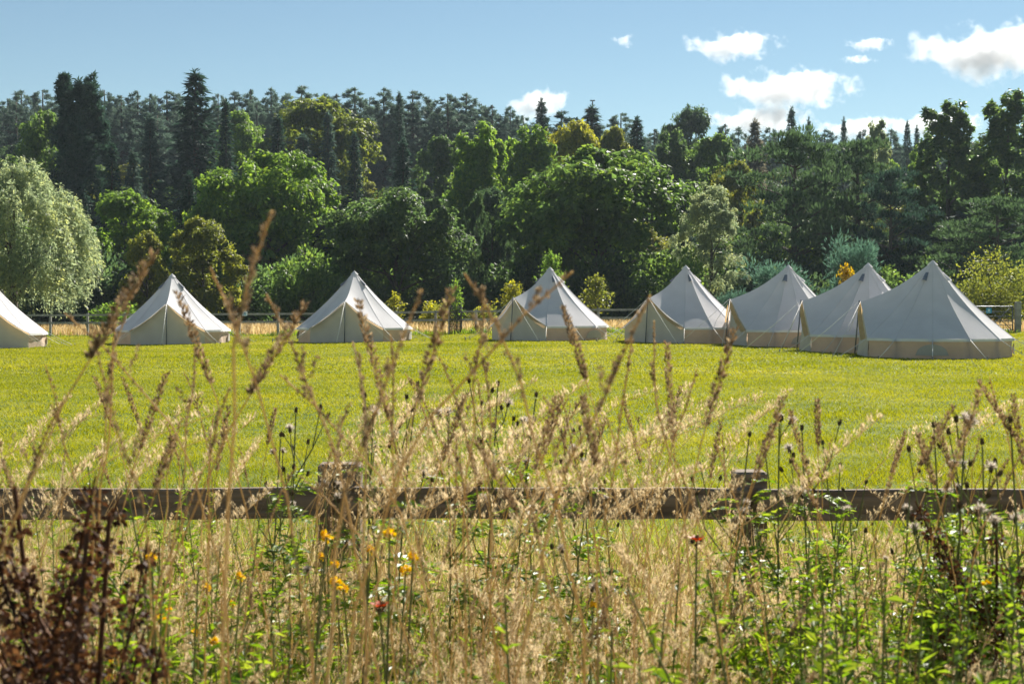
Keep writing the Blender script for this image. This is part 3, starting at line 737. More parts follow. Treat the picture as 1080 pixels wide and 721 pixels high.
NAMED = [
    ('willow', 12, 151, 182, 82, 'silver', 'willow_tree', 'large silvery willow with a pale drooping dome beside the field fence'),
    ('giant', 82, 78, 78, 135, 'fir', 'conifer_tree', 'massive dark ragged-topped conifer towering behind the silvery willow'),
    ('maple', 48, 126, 78, 142, 'green', 'broadleaf_tree', 'mid-green round tree between the willow and the massive dark conifer'),
    ('oak2', 133, 209, 104, 104, 'bright', 'broadleaf_tree', 'bright green many-domed tree right beside the silvery willow'),
    ('maple', 155, 249, 56, 91, 'olive', 'broadleaf_tree', 'small olive-green tree behind the second tent, nearest the willow'),
    ('maple', 214, 236, 78, 92, 'olive', 'broadleaf_tree', 'small olive pointed tree just right of the second tent peak'),
    ('oak', 284, 166, 158, 109, 'bright', 'broadleaf_tree', 'huge bright green domed tree between the second and third tents'),
    ('shrub2', 318, 262, 100, 92, 'green', 'shrub', 'broad green shrub spreading under the huge bright green domed tree'),
    ('spruce', 199, 182, 62, 118, 'fir', 'spruce_tree', 'dark cone-shaped spruce squeezed beside the huge bright green dome'),
    ('spruce2', 206, 74, 84, 150, 'fir', 'spruce_tree', 'tallest ragged spruce, breaking the skyline over the second tent'),
    ('slim', 238, 106, 34, 148, 'fir', 'spruce_tree', 'slim dark spire just right of the tallest ragged spruce'),
    ('spruce', 158, 122, 62, 146, 'firblue', 'spruce_tree', 'grey-green spruce left of the tallest ragged spruce'),
    ('spruce', 140, 158, 56, 130, 'firblue', 'spruce_tree', 'shadowy spruce at the foot of the massive dark conifer'),
    ('slim', 118, 152, 40, 128, 'fir', 'spruce_tree', 'narrow dark spruce hugging the massive conifer'),
    ('maple', 252, 126, 74, 172, 'bright', 'broadleaf_tree', 'bright green tree under the skyline pines, right of the slim dark spire'),
    ('oak2', 336, 112, 132, 168, 'rim', 'broadleaf_tree', 'rounded tree with a yellow-rimmed crown below the skyline pines'),
    ('slim', 293, 122, 40, 150, 'fir', 'spruce_tree', 'dark pointed spruce in front of the yellow-rimmed crown, at its left side'),
    ('slim', 346, 118, 34, 152, 'firblue', 'spruce_tree', 'thin grey spruce standing before the middle of the yellow-rimmed crown'),
    ('spruce2', 320, 142, 60, 150, 'firblue', 'spruce_tree', 'pale grey-green feathery spruce below the yellow-rimmed crown'),
    ('slim', 374, 140, 30, 146, 'fir', 'spruce_tree', 'small dark spire at the right edge of the yellow-rimmed crown'),
    ('oak', 418, 204, 146, 99, 'mid', 'broadleaf_tree', 'wide dark tree with yellowish top right of the third tent'),
    ('spruce', 425, 148, 64, 131, 'fir', 'spruce_tree', 'dark broad spruce rising behind the wide tree by the third tent'),
    ('slim', 421, 98, 26, 175, 'firblue', 'spruce_tree', 'slender spruce spire among the skyline pines, over the broad spruce'),
    ('upright', 505, 130, 104, 124, 'bright', 'broadleaf_tree', 'tall sunlit many-stemmed tree left of the great oak'),
    ('upright', 562, 134, 92, 130, 'bright', 'broadleaf_tree', 'tall sunlit tree under the cloud beside the great oak'),
    ('maple', 470, 152, 74, 150, 'mid', 'broadleaf_tree', 'rounded green tree below the skyline pines left of the tall sunlit trees'),
    ('maple', 608, 136, 80, 140, 'yellow', 'broadleaf_tree', 'yellowish tree on the slope above the great oak'),
    ('maple', 646, 143, 58, 146, 'olive', 'broadleaf_tree', 'small yellow-green tree below the spruce with the mast'),
    ('birch', 502, 209, 30, 104, 'dark', 'broadleaf_tree', 'ivy-dark rounded stump of a tree at the edge of the great oak'),
    ('oak2', 520, 206, 62, 112, 'dark', 'broadleaf_tree', 'deeply shaded tree between the wide dark tree and the great oak'),
    ('oak', 630, 162, 196, 104, 'green', 'broadleaf_tree', 'great spreading oak with the widest crown, behind the lone bluish tent'),
    ('spruce2', 624, 111, 66, 172, 'firblue', 'spruce_tree', 'spruce carrying the thin mast on the skyline'),
    ('spruce', 571, 105, 52, 182, 'fir', 'fir_tree', 'dark fir silhouetted against the small round cloud'),
    ('pine3', 592, 113, 46, 184, 'fir', 'pine_tree', 'pine just right of the fir against the small cloud'),
    ('pine3', 655, 116, 56, 186, 'pine', 'pine_tree', 'lopsided pine right of the spruce with the mast'),
    ('spruce', 672, 124, 58, 158, 'fir', 'spruce_tree', 'dark blue spruce where the skyline dips beside the great oak'),
    ('upright', 712, 138, 72, 150, 'mid', 'broadleaf_tree', 'upright green tree in the dip of the skyline'),
    ('oak2', 728, 120, 66, 192, 'dark', 'broadleaf_tree', 'round dark crown on the skyline left of the low clouds'),
    ('maple', 752, 150, 76, 150, 'green', 'broadleaf_tree', 'mottled green tree above the pale grey-leaved tree'),
    ('spruce', 722, 192, 40, 118, 'fir', 'spruce_tree', 'low dark spruce at the right shoulder of the great oak'),
    ('birch', 750, 202, 76, 94, 'grey', 'broadleaf_tree', 'pale grey-leaved tree behind the rearmost overlapping tent'),
    ('shrub2', 722, 262, 70, 90, 'green', 'shrub', 'green shrub filling the gap left of the pale grey-leaved tree'),
    ('spruce2', 796, 126, 44, 165, 'larch', 'larch_tree', 'thin brownish half-bare larch under the low cloud'),
    ('maple', 776, 178, 56, 135, 'olive', 'broadleaf_tree', 'small yellow-tinged tree under the brownish larch'),
    ('scots', 838, 131, 150, 112, 'scots', 'pine_tree', 'broad dark layered pine, largest of the pines behind the overlapping tents'),
    ('scots2', 905, 139, 120, 116, 'scots', 'pine_tree', 'dark layered pine between the broad layered pine and the tall poplars'),
    ('scots2', 940, 172, 92, 108, 'fir', 'pine_tree', 'dense low dark pine right behind the two nearest tents'),
    ('slim', 835, 114, 27, 178, 'firblue', 'pine_tree', 'lone small pine poking above the broad layered pine into the cloud'),
    ('spruce', 853, 125, 26, 180, 'firblue', 'spruce_tree', 'tiny spruce tip right of the lone small pine'),
    ('spruce', 890, 125, 28, 184, 'firblue', 'spruce_tree', 'small spruce tip above the dark layered pine'),
    ('poplar', 924, 127, 48, 150, 'grey', 'poplar_tree', 'pale shimmering poplar beyond the dark layered pines'),
    ('spruce', 957, 129, 30, 196, 'firblue', 'spruce_tree', 'bluish distant spruce left of the tall poplars, the larger of two'),
    ('spruce', 967, 133, 24, 198, 'firblue', 'spruce_tree', 'bluish distant spruce closest to the tall poplars'),
    ('poplar', 1000, 105, 96, 121, 'mid', 'poplar_tree', 'tall bushy poplar left of the highest poplar'),
    ('poplar', 1062, 95, 92, 119, 'mid', 'poplar_tree', 'highest poplar with gaps of sky, over the layered pine by the gate'),
    ('upright', 972, 156, 50, 125, 'green', 'poplar_tree', 'lower leafy poplar filling the notch before the tall ones'),
    ('scots', 1052, 203, 150, 100, 'scots', 'pine_tree', 'wide spreading pine above the metal gate and the yellow-green bush'),
    ('young_pine', 820, 260, 84, 86, 'bluepine', 'pine_tree', 'low blue-green young pine behind the side-on tents'),
    ('young_pine', 900, 232, 76, 88, 'bluepine', 'pine_tree', 'taller blue-green young pine between the two nearest tent peaks'),
    ('young_pine', 772, 297, 42, 84, 'bluepine', 'pine_tree', 'smallest blue-green young pine in the gap between tent peaks'),
    ('sapling2', 893, 277, 34, 82, 'gold', 'sapling', 'golden-leaved sapling peeking between the two nearest tents'),
    ('bush', 1046, 269, 118, 76, 'olive', 'bush', 'sprawling yellow-green bush behind the metal gate'),
    ('sapling2', 581, 264, 46, 83, 'bright', 'sapling', 'light green sapling behind the lone bluish tent peak'),
    ('sapling2', 541, 296, 44, 76, 'yellow', 'sapling', 'yellow-leaved sapling left of the lone bluish tent'),
    ('sapling2', 629, 289, 48, 76, 'olive', 'sapling', 'pointed olive sapling at the fence right of the lone bluish tent'),
    ('sapling', 416, 308, 32, 75, 'yellow', 'sapling', 'short yellow sapling at the fence right of the third tent'),
    ('shrub', 460, 318, 50, 77, 'yellow', 'shrub', 'low yellowish shrub behind the fence left of the tree guard'),
    ('shrub', 510, 322, 40, 77, 'olive', 'shrub', 'low shrub behind the fence right of the tree guard'),
    ('shrub', 120, 320, 70, 79, 'bright', 'shrub', 'low bright green shrub at the foot of the willow'),
]
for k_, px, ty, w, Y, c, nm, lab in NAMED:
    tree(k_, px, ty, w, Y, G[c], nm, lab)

# the sapling in its black guard
ps = at(480, 300, 70.6); zz = float(ground_z(ps[0], ps[1]))
tree('sapling', 481, 296, 24, 70.6, G['bright'], 'sapling', 'thin green sapling growing out of the black mesh guard')
tg = thing('tree_guard', (ps[0], ps[1], zz), 'round black mesh guard standing around the thin sapling on the lawn edge', 'tree guard')
mb = MB()
for k in range(26):
    a = k * 6.283 / 26; add_tube(mb, [(0.34 * math.cos(a), 0.34 * math.sin(a), 0), (0.34 * math.cos(a), 0.34 * math.sin(a), 1.42)], 0.012, 4)
for z in np.linspace(0.05, 1.42, 16):
    a = np.linspace(0, 6.2832, 19); add_tube(mb, np.c_[0.345 * np.cos(a), 0.345 * np.sin(a), np.full(19, z)], 0.010, 4)
mb.build('guard_mesh', M['guard'], tg)
for a in (0.8, 3.9):
    mb = MB(); add_box(mb, (0.42 * math.cos(a), 0.42 * math.sin(a), 0.7), (0.06, 0.06, 1.5), bev=0.006); mb.build('stake', M['far_wood'], tg)

# mast on the skyline
pm = at(625, 106.5, 178.0); zb = float(ground_z(pm[0], pm[1]))
mt = thing('mast', (pm[0], pm[1], zb), 'thin mast with a flat crosspiece poking above the skyline spruce', 'mast')
mb = MB(); add_tube(mb, [(0, 0, 0), (0, 0, pm[2] - zb)], [0.14, 0.07], 6); mb.build('pole', M['far_wood'], mt)
mb = MB(); add_box(mb, (0, 0, pm[2] - zb + 0.03), (0.62, 0.25, 0.14), bev=0.03); mb.build('crosspiece', M['far_wood'], mt)

# pines along the ridge: measured tops, then the rows behind them
RL = 'dark blue-green pine standing in the row along the wooded skyline'
for px, ty, w, Y, k_ in ((8, 100, 44, 214, 'pine3'), (22, 92, 40, 222, 'pine2'), (45, 91, 46, 218, 'pine3'), (66, 95, 40, 226, 'pine'), (110, 91, 42, 216, 'pine3'), (128, 97, 38, 210, 'pine2'), (145, 92, 36, 220, 'pine2'),
                         (158, 95, 36, 214, 'pine'), (176, 92, 40, 218, 'pine2'), (190, 95, 40, 224, 'pine3'), (230, 95, 38, 222, 'pine3'), (247, 93, 36, 214, 'pine2'), (264, 90, 34, 216, 'pine'), (286, 89, 36, 212, 'pine2'), (303, 97, 34, 222, 'pine2'),
                         (318, 86, 46, 210, 'pine3'), (342, 95, 36, 216, 'pine2'), (355, 95, 36, 222, 'pine'), (374, 89, 44, 206, 'pine2'), (390, 99, 34, 216, 'pine3'), (405, 89, 40, 208, 'pine2'), (435, 92, 44, 210, 'pine2'), (452, 103, 34, 218, 'pine3'),
                         (472, 95, 46, 204, 'pine3'), (492, 95, 46, 208, 'pine2'), (508, 106, 40, 216, 'pine3'), (519, 107, 36, 204, 'pine'), (538, 109, 34, 206, 'pine2'), (552, 119, 34, 214, 'pine3'), (690, 133, 32, 214, 'pine'), (704, 131, 34, 220, 'pine2'),
                         (765, 127, 34, 210, 'pine'), (779, 131, 30, 216, 'pine2'), (812, 131, 34, 216, 'pine3'), (870, 133, 34, 214, 'pine2'), (910, 133, 32, 212, 'pine3'), (940, 133, 32, 216, 'pine2'), (980, 138, 32, 220, 'pine')):
    tree(k_, px, ty, w, Y, tuple(np.array(G['pine']) * RNG.uniform(0.8, 1.2)), 'pine_tree', RL, 'pines along the ridge skyline')
SKY_X = [-300, 0, 200, 300, 500, 560, 620, 690, 760, 900, 980, 1080, 1400]
SKY_Y = [98, 100, 100, 98, 106, 122, 126, 138, 136, 138, 140, 132, 132]
for Y in (212, 229, 246):
    x = -300.0
    while x < 1400:
        x += RNG.uniform(11, 22)
        if Y == 212 and 0 < x < 1000 and RNG.uniform() < 0.6: continue
        ty = np.interp(x, SKY_X, SKY_Y) + RNG.uniform(3, 20)
        tree(['pine', 'pine2', 'pine3'][RNG.integers(3)], x, ty, RNG.uniform(32, 46), Y + RNG.uniform(-6, 6), tuple(np.array(G['pine']) * RNG.uniform(0.75, 1.2)), 'pine_tree', RL, 'pines along the ridge skyline')

# mixed wood filling the slope
EX = [-300, 0, 100, 200, 330, 450, 560, 640, 700, 760, 850, 930, 960, 1080, 1400]
EY = [150, 148, 165, 160, 150, 172, 160, 165, 168, 160, 165, 165, 150, 150, 140]
for Y in np.arange(112, 206, 10.5):
    x = -290.0 + RNG.uniform(0, 30)
    while x < 1390:
        wm = RNG.uniform(6.5, 10.5); wpx = wm / Y * FPX
        x += wpx * RNG.uniform(0.55, 0.95)
        q = (Y - 112) / 94.0
        ty = np.interp(x, EX, EY) + (1 - q) * 85 + RNG.uniform(-4, 26)
        if x < -60 or x > 1140: ty -= 35 * (1 - q)
        p = at(x, ty, Y); h = p[2] - float(ground_z(p[0], p[1]))
        if h < 3.5: continue
        if RNG.uniform() < 0.62:
            c = G[['green', 'mid', 'bright', 'olive', 'dark'][RNG.integers(5)]]
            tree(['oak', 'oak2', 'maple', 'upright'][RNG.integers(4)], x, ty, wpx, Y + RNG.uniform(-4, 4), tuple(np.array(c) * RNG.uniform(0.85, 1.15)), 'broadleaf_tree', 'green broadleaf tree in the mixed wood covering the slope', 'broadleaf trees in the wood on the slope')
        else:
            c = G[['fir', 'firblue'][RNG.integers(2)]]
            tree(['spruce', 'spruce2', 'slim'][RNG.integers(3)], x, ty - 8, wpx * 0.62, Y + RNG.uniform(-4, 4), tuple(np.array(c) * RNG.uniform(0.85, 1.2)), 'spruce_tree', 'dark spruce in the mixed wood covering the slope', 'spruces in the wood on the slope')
# shrubs along the wood's edge, shade under the trees put into their colours
for Y in (99, 105):
    x = -260.0
    while x < 1340:
        x += RNG.uniform(34, 62)
        ty = RNG.uniform(262, 300)
        tree(['shrub', 'shrub2'][RNG.integers(2)], x, ty, RNG.uniform(60, 90), Y + RNG.uniform(-2, 2), tuple(np.array(G[['mid', 'dark', 'dark', 'green'][RNG.integers(4)]]) * RNG.uniform(0.8, 1.15)), 'shrub', 'shade-darkened green shrub in the thicket along the edge of the wood', 'shrubs along the edge of the wood')
# heather-brown shrub under the gate post
tree('shrub', 1071, 338, 34, 66.6, (0.14, 0.09, 0.07), 'shrub', 'low brownish shrub at the foot of the thick gate post')

# dry tall grass between fence and wood, and rough green tufts under the fence
def blades(mb, pos, h, w, lean, rng, mat=0):
    n = len(pos); a = rng.uniform(0, 6.283, n); s = np.c_[np.cos(a), np.sin(a), np.zeros(n)] * (w / 2)[:, None]
    l = rng.normal(0, lean, (n, 2)) * h[:, None]
    mid = pos + np.c_[l * 0.3, h * 0.6]; tip = pos + np.c_[l, h * rng.uniform(0.88, 1.0, n)]
    v = np.stack([pos - s, pos + s, mid + s * 0.75, mid - s * 0.75, tip], 1).reshape(-1, 3)
    b = np.arange(n)[:, None] * 5
    mb.add(v, np.concatenate([b + np.array([[0, 1, 2, 3]])]), mat); 
    k = len(mb.f) - 1
    mb.f.append((b + np.array([[3, 2, 4]])).astype(np.int32) + (mb.n - len(v))); mb.m.append(np.full(n, mat, np.int32)); mb.s.append(np.full(n, False))
rng = np.random.default_rng(17)
mb = MB(); n = 42000; s = rng.uniform(-6, flen + 24, n); off = rng.uniform(0.3, 9.0, n) ** 1.0
pos = np.c_[F0[0] + fd[0] * s - fd[1] * off, F0[1] + fd[1] * s + fd[0] * off, np.zeros(n)]
pos[:, 2] = ground_z(pos[:, 0], pos[:, 1]) - 0.02
blades(mb, pos, rng.uniform(0.35, 0.75, n), rng.uniform(0.02, 0.04, n), 0.2, rng)
tag(mb.build('dry_grass', M['straw']), 'strip of dry straw-coloured tall grass behind the field fence', 'grass', kind='stuff')
mb = MB(); n = 16000; s = rng.uniform(-6, flen + 24, n); off = rng.normal(0, 0.5, n)
pos = np.c_[F0[0] + fd[0] * s - fd[1] * off, F0[1] + fd[1] * s + fd[0] * off, np.zeros(n)]; pos[:, 2] = ground_z(pos[:, 0], pos[:, 1]) - 0.02
blades(mb, pos, rng.uniform(0.12, 0.42, n) * np.clip(vnoise(pos[:, 0], pos[:, 1], 1.2, 4) * 1.6, 0.3, 1.3), rng.uniform(0.02, 0.05, n), 0.35, rng)
tag(mb.build('rough_grass', M['green']), 'rough uncut dark green grass along the foot of the field fence', 'grass', kind='stuff')

# ----------------------------------------------------------------------------
# the meadow in front
# ----------------------------------------------------------------------------
def curve_pts(H, lean, droop, n=9, ph=0.0):
    t = np.linspace(0, 1, n)
    return np.c_[lean * H * t ** 2 + droop * np.clip(t - 0.7, 0, 1) ** 2 * H * 4, 0.03 * H * np.sin(2.2 * t + ph) - 0.03 * H * math.sin(ph), H * t - abs(droop) * np.clip(t - 0.75, 0, 1) ** 2 * H * 2.5]

def along(P, t):
    s = np.linspace(0, 1, len(P)); return np.stack([np.interp(t, s, P[:, k]) for k in range(3)], -1)

def grass_stem(P, r=0.0016): 
    mb = MB(); add_tube(mb, P, np.linspace(r, r * 0.5, len(P)), 4, 0, True, False); return mb

def head_lumpy(P, rng, t0=0.82, lumps=9, size=0.0056, per=24):
    """brown head: uneven clusters of spikelets up a kinked tip, with bare gaps and a few short side clusters"""
    mb = MB(); q = t0
    while q < 0.995:
        u = (q - t0) / (1 - t0); c = along(P, np.array([q]))[0]
        side = rng.uniform() < 0.30 * (1 - u); a = rng.uniform(0, 6.283); L = rng.uniform(0.015, 0.05) * (1.1 - u) if side else 0.0
        m_ = rng.integers(5, 8) if side else 1
        for j in range(m_):
            cc = c + np.array([math.cos(a) * 0.45, math.sin(a) * 0.45, 0.9]) * L * (j + 1) / m_ + rng.normal(0, 0.0012, 3)
            n = int(per * rng.uniform(0.5, 1.1)); s = rand_dir(rng, n); rr = size * rng.uniform(0.3, 0.62) * (1 - 0.35 * u)
            pos = cc + s * rr * rng.uniform(0.1, 0.9, n)[:, None] * np.array([0.8, 0.8, 1.9]); Lf = size * rng.uniform(0.4, 0.9, n)
            mb.add(*leaves(pos, s * 0.7 + np.array([0.1, 0, 1.2]), rand_dir(rng, n), Lf, Lf * 0.36))
        q += rng.uniform(0.004, 0.009) if rng.uniform() < 0.8 else rng.uniform(0.008, 0.0105)
    return mb

def head_spike(P, rng, t0=0.86, r=0.0055, per=260):
    """slim cylindrical head (timothy, meadow foxtail)"""
    mb = MB(); t = rng.uniform(t0, 1.0, per); c = along(P, t); taper = np.sin(np.pi * np.clip((t - t0) / (1 - t0), 0.04, 0.96)) ** 0.4
    a = rng.uniform(0, 6.283, per); o = np.c_[np.cos(a), np.sin(a), np.zeros(per)]
    pos = c + o * (r * 0.5 * taper)[:, None]; L = rng.uniform(0.006, 0.010, per)
    mb.add(*leaves(pos, o * 0.7 + np.array([0, 0, 1.0]) + rng.normal(0, 0.2, (per, 3)), rand_dir(rng, per), L, L * 0.35))
    return mb

def head_plume(P, rng, t0=0.78, br=13, per=13, rad=0.05):
    """open feathery panicle"""
    mb = MB()
    for k in range(br):
        q = t0 + (1 - t0) * k / br; c = along(P, np.array([q]))[0]; a = rng.uniform(0, 6.283); L = rad * (1.1 - 0.8 * (k / br)) * rng.uniform(0.6, 1.3)
        t = rng.uniform(0.15, 1, per)
        pos = c + np.c_[np.cos(a) * L * t * 0.6, np.sin(a) * L * t * 0.6, L * t * 1.3 - 0.3 * L * t * t] + rng.normal(0, 0.003, (per, 3))
        Lf = rng.uniform(0.006, 0.012, per)
        mb.add(*leaves(pos, np.array([math.cos(a), math.sin(a), 2.2]) + rng.normal(0, 0.3, (per, 3)), rand_dir(rng, per), Lf, Lf * 0.2))
        mb.add(*leaves(c[None], np.array([[math.cos(a) * 0.6, math.sin(a) * 0.6, 1.0]]), rand_dir(rng, 1), L * 1.3, 0.0014))
    return mb

def basal(mb, P, rng, n=3, L=0.3, mat=0):
    for k in range(n):
        q = rng.uniform(0.15, 0.6); c = along(P, np.array([q]))[0]; a = rng.uniform(0, 6.28); l = L * rng.uniform(0.5, 1.1)
        t = np.linspace(0, 1, 5); w = 0.0035 * np.array([0.8, 1, 0.9, 0.6, 0.1])
        x = l * 0.55 * t; z = l * (0.9 * t - 0.75 * t * t)
        mid = c + np.c_[x * math.cos(a), x * math.sin(a), z]; s = np.array([-math.sin(a), math.cos(a), 0.15])
        V = np.stack([mid - s * w[:, None], mid + s * w[:, None]], 1); grid(mb, V, mat)

def merge(*mbs_mats):
    """several MBs with a material index each -> (verts, quads, mats)"""
    vs, qs, ms, n = [], [], [], 0
    for m_, mat in mbs_mats:
        v, q, _ = m_.arrays(); vs.append(v); qs.append(q + n); ms.append(np.full(len(q), mat)); n += len(v)
    return np.concatenate(vs), np.concatenate(qs), np.concatenate(ms)

rng = np.random.default_rng(29)
GRASS_PROTOS = []          # (stem MB, head MB, head material, P)
for k in range(8):
    P = curve_pts(1.25, rng.uniform(0.0, 0.12), rng.uniform(0, 0.3), n=22, ph=rng.uniform(0, 6)); P[14:, :2] += np.cumsum(rng.normal(0, 0.0065, (8, 2)), 0); GRASS_PROTOS.append(('brown', P, grass_stem(P, 0.0019), head_lumpy(P, rng, rng.uniform(0.84, 0.91))))
for k in range(4):
    P = curve_pts(1.2, rng.uniform(0.02, 0.2), rng.uniform(0, 0.1), ph=rng.uniform(0, 6)); GRASS_PROTOS.append(('spike', P, grass_stem(P, 0.0015), head_spike(P, rng, rng.uniform(0.86, 0.92))))
for k in range(6):
    P = curve_pts(1.15, rng.uniform(0.12, 0.4), rng.uniform(0.15, 0.6), n=14, ph=rng.uniform(0, 6)); GRASS_PROTOS.append(('plume', P, grass_stem(P, 0.0013), head_plume(P, rng, rng.uniform(0.74, 0.84), rad=(0.018, 0.026, 0.045)[k % 3], br=24)))
HEADM = {'brown': 1, 'spike': 1, 'plume': 2}
SOFT = []
for kind, P, s, h in GRASS_PROTOS:
    b = MB(); basal(b, P, rng, 3, 0.32)
    SOFT.append(merge((s, 0), (b, 0), (h, HEADM[kind])))

def meadow_xy(n, rng, d0=1.5, d1=5.75):
    d = np.sqrt(rng.uniform(d0 ** 2, d1 ** 2, n)); x = rng.uniform(-1, 1, n) * (0.37 * d + 2.3); return x, d

# dense mass of dry stalks: one object (thousands of them)
rng = np.random.default_rng(37)
mb = MB()
def scatter_grass(which, n, smin, smax, d0, d1, lean=0.10):
    x, d = meadow_xy(n, rng, d0, d1)
    dens = np.clip(vnoise(x, d, 2.4, 12), 0, 1); keep = rng.uniform(size=n) < 0.30 + 0.7 * dens
    pxx = CX + x / d * FPX; keep &= ~((pxx > 318) & (pxx < 402) & (d > 2) & (rng.uniform(size=n) < 0.92)) & ~((pxx > 770) & (pxx < 812) & (rng.uniform(size=n) < 0.6))
    x, d = x[keep], d[keep]; n = len(x)
    sc = rng.uniform(smin, smax, n); ch = rng.integers(0, len(which), n)
    sc = sc * np.where(d > 4.0, rng.uniform(0.68, 1.0, n), 1.12)
    wind = np.c_[0.05 + rng.normal(0, lean, n), rng.normal(0, lean, n)]
    for k, w in enumerate(which):
        s_ = ch == k
        if s_.any():
            pos = np.c_[x[s_], d[s_], ground_z(x[s_], d[s_]) - 0.01]
            V, F, m_ = scatter(SOFT[w], pos, rng.uniform(0, 6.283, s_.sum()), sc[s_], wind[s_]); mb.add(V, F, m_)
scatter_grass(range(0, 12), 900, 0.5, 0.78, 2.4, 5.75)
scatter_grass(range(12, 18), 3200, 0.55, 0.82, 2.6, 5.75)
scatter_grass(range(12, 18), 1100, 0.66, 0.86, 2.4, 3.9)
scatter_grass(range(0, 12), 380, 0.62, 0.84, 2.4, 3.9)
scatter_grass(range(12, 18), 2300, 0.72, 0.92, 4.0, 5.7, 0.08)
scatter_grass(range(12, 18), 200, 0.86, 1.02, 3.4, 5.75, 0.14)
n = 12000; x, d = meadow_xy(n, rng, 2.2, 5.75); hs = rng.uniform(0.5, 0.98, n); P0 = np.c_[x, d, ground_z(x, d)]
blades(mb, P0, hs, rng.uniform(0.0025, 0.0045, n), 0.13, rng, 0)
tag(mb.build('meadow_grass', [M['straw'], M['brown'], M['pale']]), 'dense mass of dry seeding meadow grasses in front of the wooden rail', 'grass', kind='stuff')

# leaf blades of the sward
mb = MB(); n = 95000; x, d = meadow_xy(n, rng, 1.6, 6.3); pos = np.c_[x, d, ground_z(x, d) - 0.01]
hh = rng.uniform(0.35, 0.95, n)
dry = rng.uniform(size=n) < 0.42 + 0.45 * vnoise(x, d, 2.0, 77)
for m_, sel in ((0, dry), (1, ~dry)):
    blades(mb, pos[sel], hh[sel], rng.uniform(0.003, 0.008, sel.sum()), 0.22, rng, m_)
tag(mb.build('grass_blades', [M['straw'], M['green']]), 'tangle of straw and green grass blades at the foot of the meadow', 'grass', kind='stuff')

# ---- single stalks that stand out against lawn, tents and trees ---------------
STALK = []
for kind, P, s, h in GRASS_PROTOS:
    STALK.append((kind, P[-1], s.mesh('stem', M['straw'] if kind != 'plume' else M['pale']), h.mesh('seed_head', M['brown'] if kind != 'plume' else M['pale'])))
def stalk(k, px, py, d, rz, label, group=None, name='grass_stalk', up=1.0):
    kind, tip, sm, hm = STALK[k]
    d *= up; p = at(px, py, d); s = p[2] / tip[2]
    off = np.array([math.cos(rz) * tip[0] - math.sin(rz) * tip[1], math.sin(rz) * tip[0] + math.cos(rz) * tip[1]]) * s
    t = thing(name, (p[0] - off[0], p[1] - off[1], float(ground_z(p[0] - off[0], p[1] - off[1]))), label, 'grass', group, rz)
    t.scale = (s, s, s)
    link('stem', sm, t); link('seed_head', hm, t)
    return t
BIG = [ # measured: head tip px,py, distance, proto, lean direction, label
    (287, 222, 1.25, 0, 0.2, 'tallest blurred brown seed head, reaching up against the bright green dome'),
    (222, 282, 1.55, 1, 2.9, 'blurred tan seed head beside the right slope of the second tent'),
    (163, 268, 1.6, 8, 0.4, 'pale blurred seed head before the left slope of the second tent'),
    (187, 310, 2.2, 9, 3.0, 'slim dark seed head crossing the middle of the second tent'),
    (125, 312, 1.9, 2, 0.3, 'paired thick seed head standing left of the second tent'),
    (137, 322, 1.95, 3, 0.8, 'shorter thick seed head against the edge of the second tent'),
    (68, 330, 1.9, 4, 2.9, 'leaning brown seed head before the fence near the leftmost tent'),
    (281, 310, 1.7, 5, 3.0, 'thick drooping brown seed head between second and third tents'),
    (322, 322, 1.8, 8, 0.1, 'upright tan seed head at the left foot of the third tent'),
    (377, 318, 2.1, 10, 2.9, 'thin dark seed head crossing the door of the third tent'),
    (445, 305, 1.35, 6, 0.3, 'fat blurred tan seed head against the dark shrubs right of the third tent'),
    (477, 306, 1.8, 9, 0.4, 'straight slanting brown seed head left of the mesh guard'),
    (490, 288, 1.5, 7, 2.9, 'tall knobbly golden seed head right of the mesh guard'),
    (512, 315, 1.9, 0, 1.0, 'shorter knobbly seed head next to the golden one'),
    (604, 286, 1.5, 4, 0.1, 'hooked brown seed head before the lone bluish tent'),
    (594, 325, 2.3, 8, 2.0, 'short brown spike crossing the lit corner of the lone bluish tent'),
    (686, 311, 1.5, 5, 0.2, 'bushy rust-coloured seed head at the door of the rearmost overlapping tent'),
    (667, 352, 2.0, 2, 1.2, 'dense dark brown seed head below the rusty one'),
    (690, 338, 2.2, 3, 1.6, 'long ragged brown seed head right of the rusty one'),
    (775, 348, 2.0, 9, 0.3, 'slanting brown seed head before the lawn below the side-on tent'),
    (703, 362, 2.4, 10, 1.9, 'short hanging brown seed head alone over the lawn'),
    (205, 366, 2.1, 1, 1.4, 'dark upright double seed head under the second tent'),
    (176, 395, 2.4, 9, 0.2, 'slender brown head bending towards the second tent'),
    (48, 385, 2.2, 3, 2.8, 'zigzag brown stalk at the left over the open lawn'),
    (98, 352, 1.6, 6, 2.6, 'long blurred dark stalk beneath the leftmost tent'),
    (372, 360, 2.0, 4, 1.7, 'dark stalk hanging straight below the third tent door'),
    (412, 352, 1.9, 2, 2.8, 'branching brown stalk below the right corner of the third tent'),
    (463, 375, 2.2, 5, 2.5, 'brown curved stalk in the centre among pale plumes'),
    (508, 372, 2.1, 7, 1.5, 'dark straight stalk under the knobbly golden head'),
    (735, 388, 2.2, 1, 0.4, 'ragged stalk leaning over the lawn right of centre'),
    (862, 422, 2.8, 11, 1.6, 'dark timothy spike alone above the right meadow'),
    (833, 434, 2.8, 10, 2.8, 'dark blunt spike left of the timothy spike'),
    (1032, 402, 2.6, 8, 2.7, 'brown spike leaning left above the thistles at right'),
    (1068, 418, 2.6, 9, 1.5, 'bent brown spike closest to the right edge'),
    (988, 447, 2.8, 11, 2.6, 'thin brown spike leaning over the right thistles'),
    (955, 455, 3.0, 10, 0.3, 'pale reddish single stalk above the right end of the rail'),
]
for px, py, d, k, rz, lab in BIG:
    stalk(k, px, py, d, rz, lab, up=1.25)
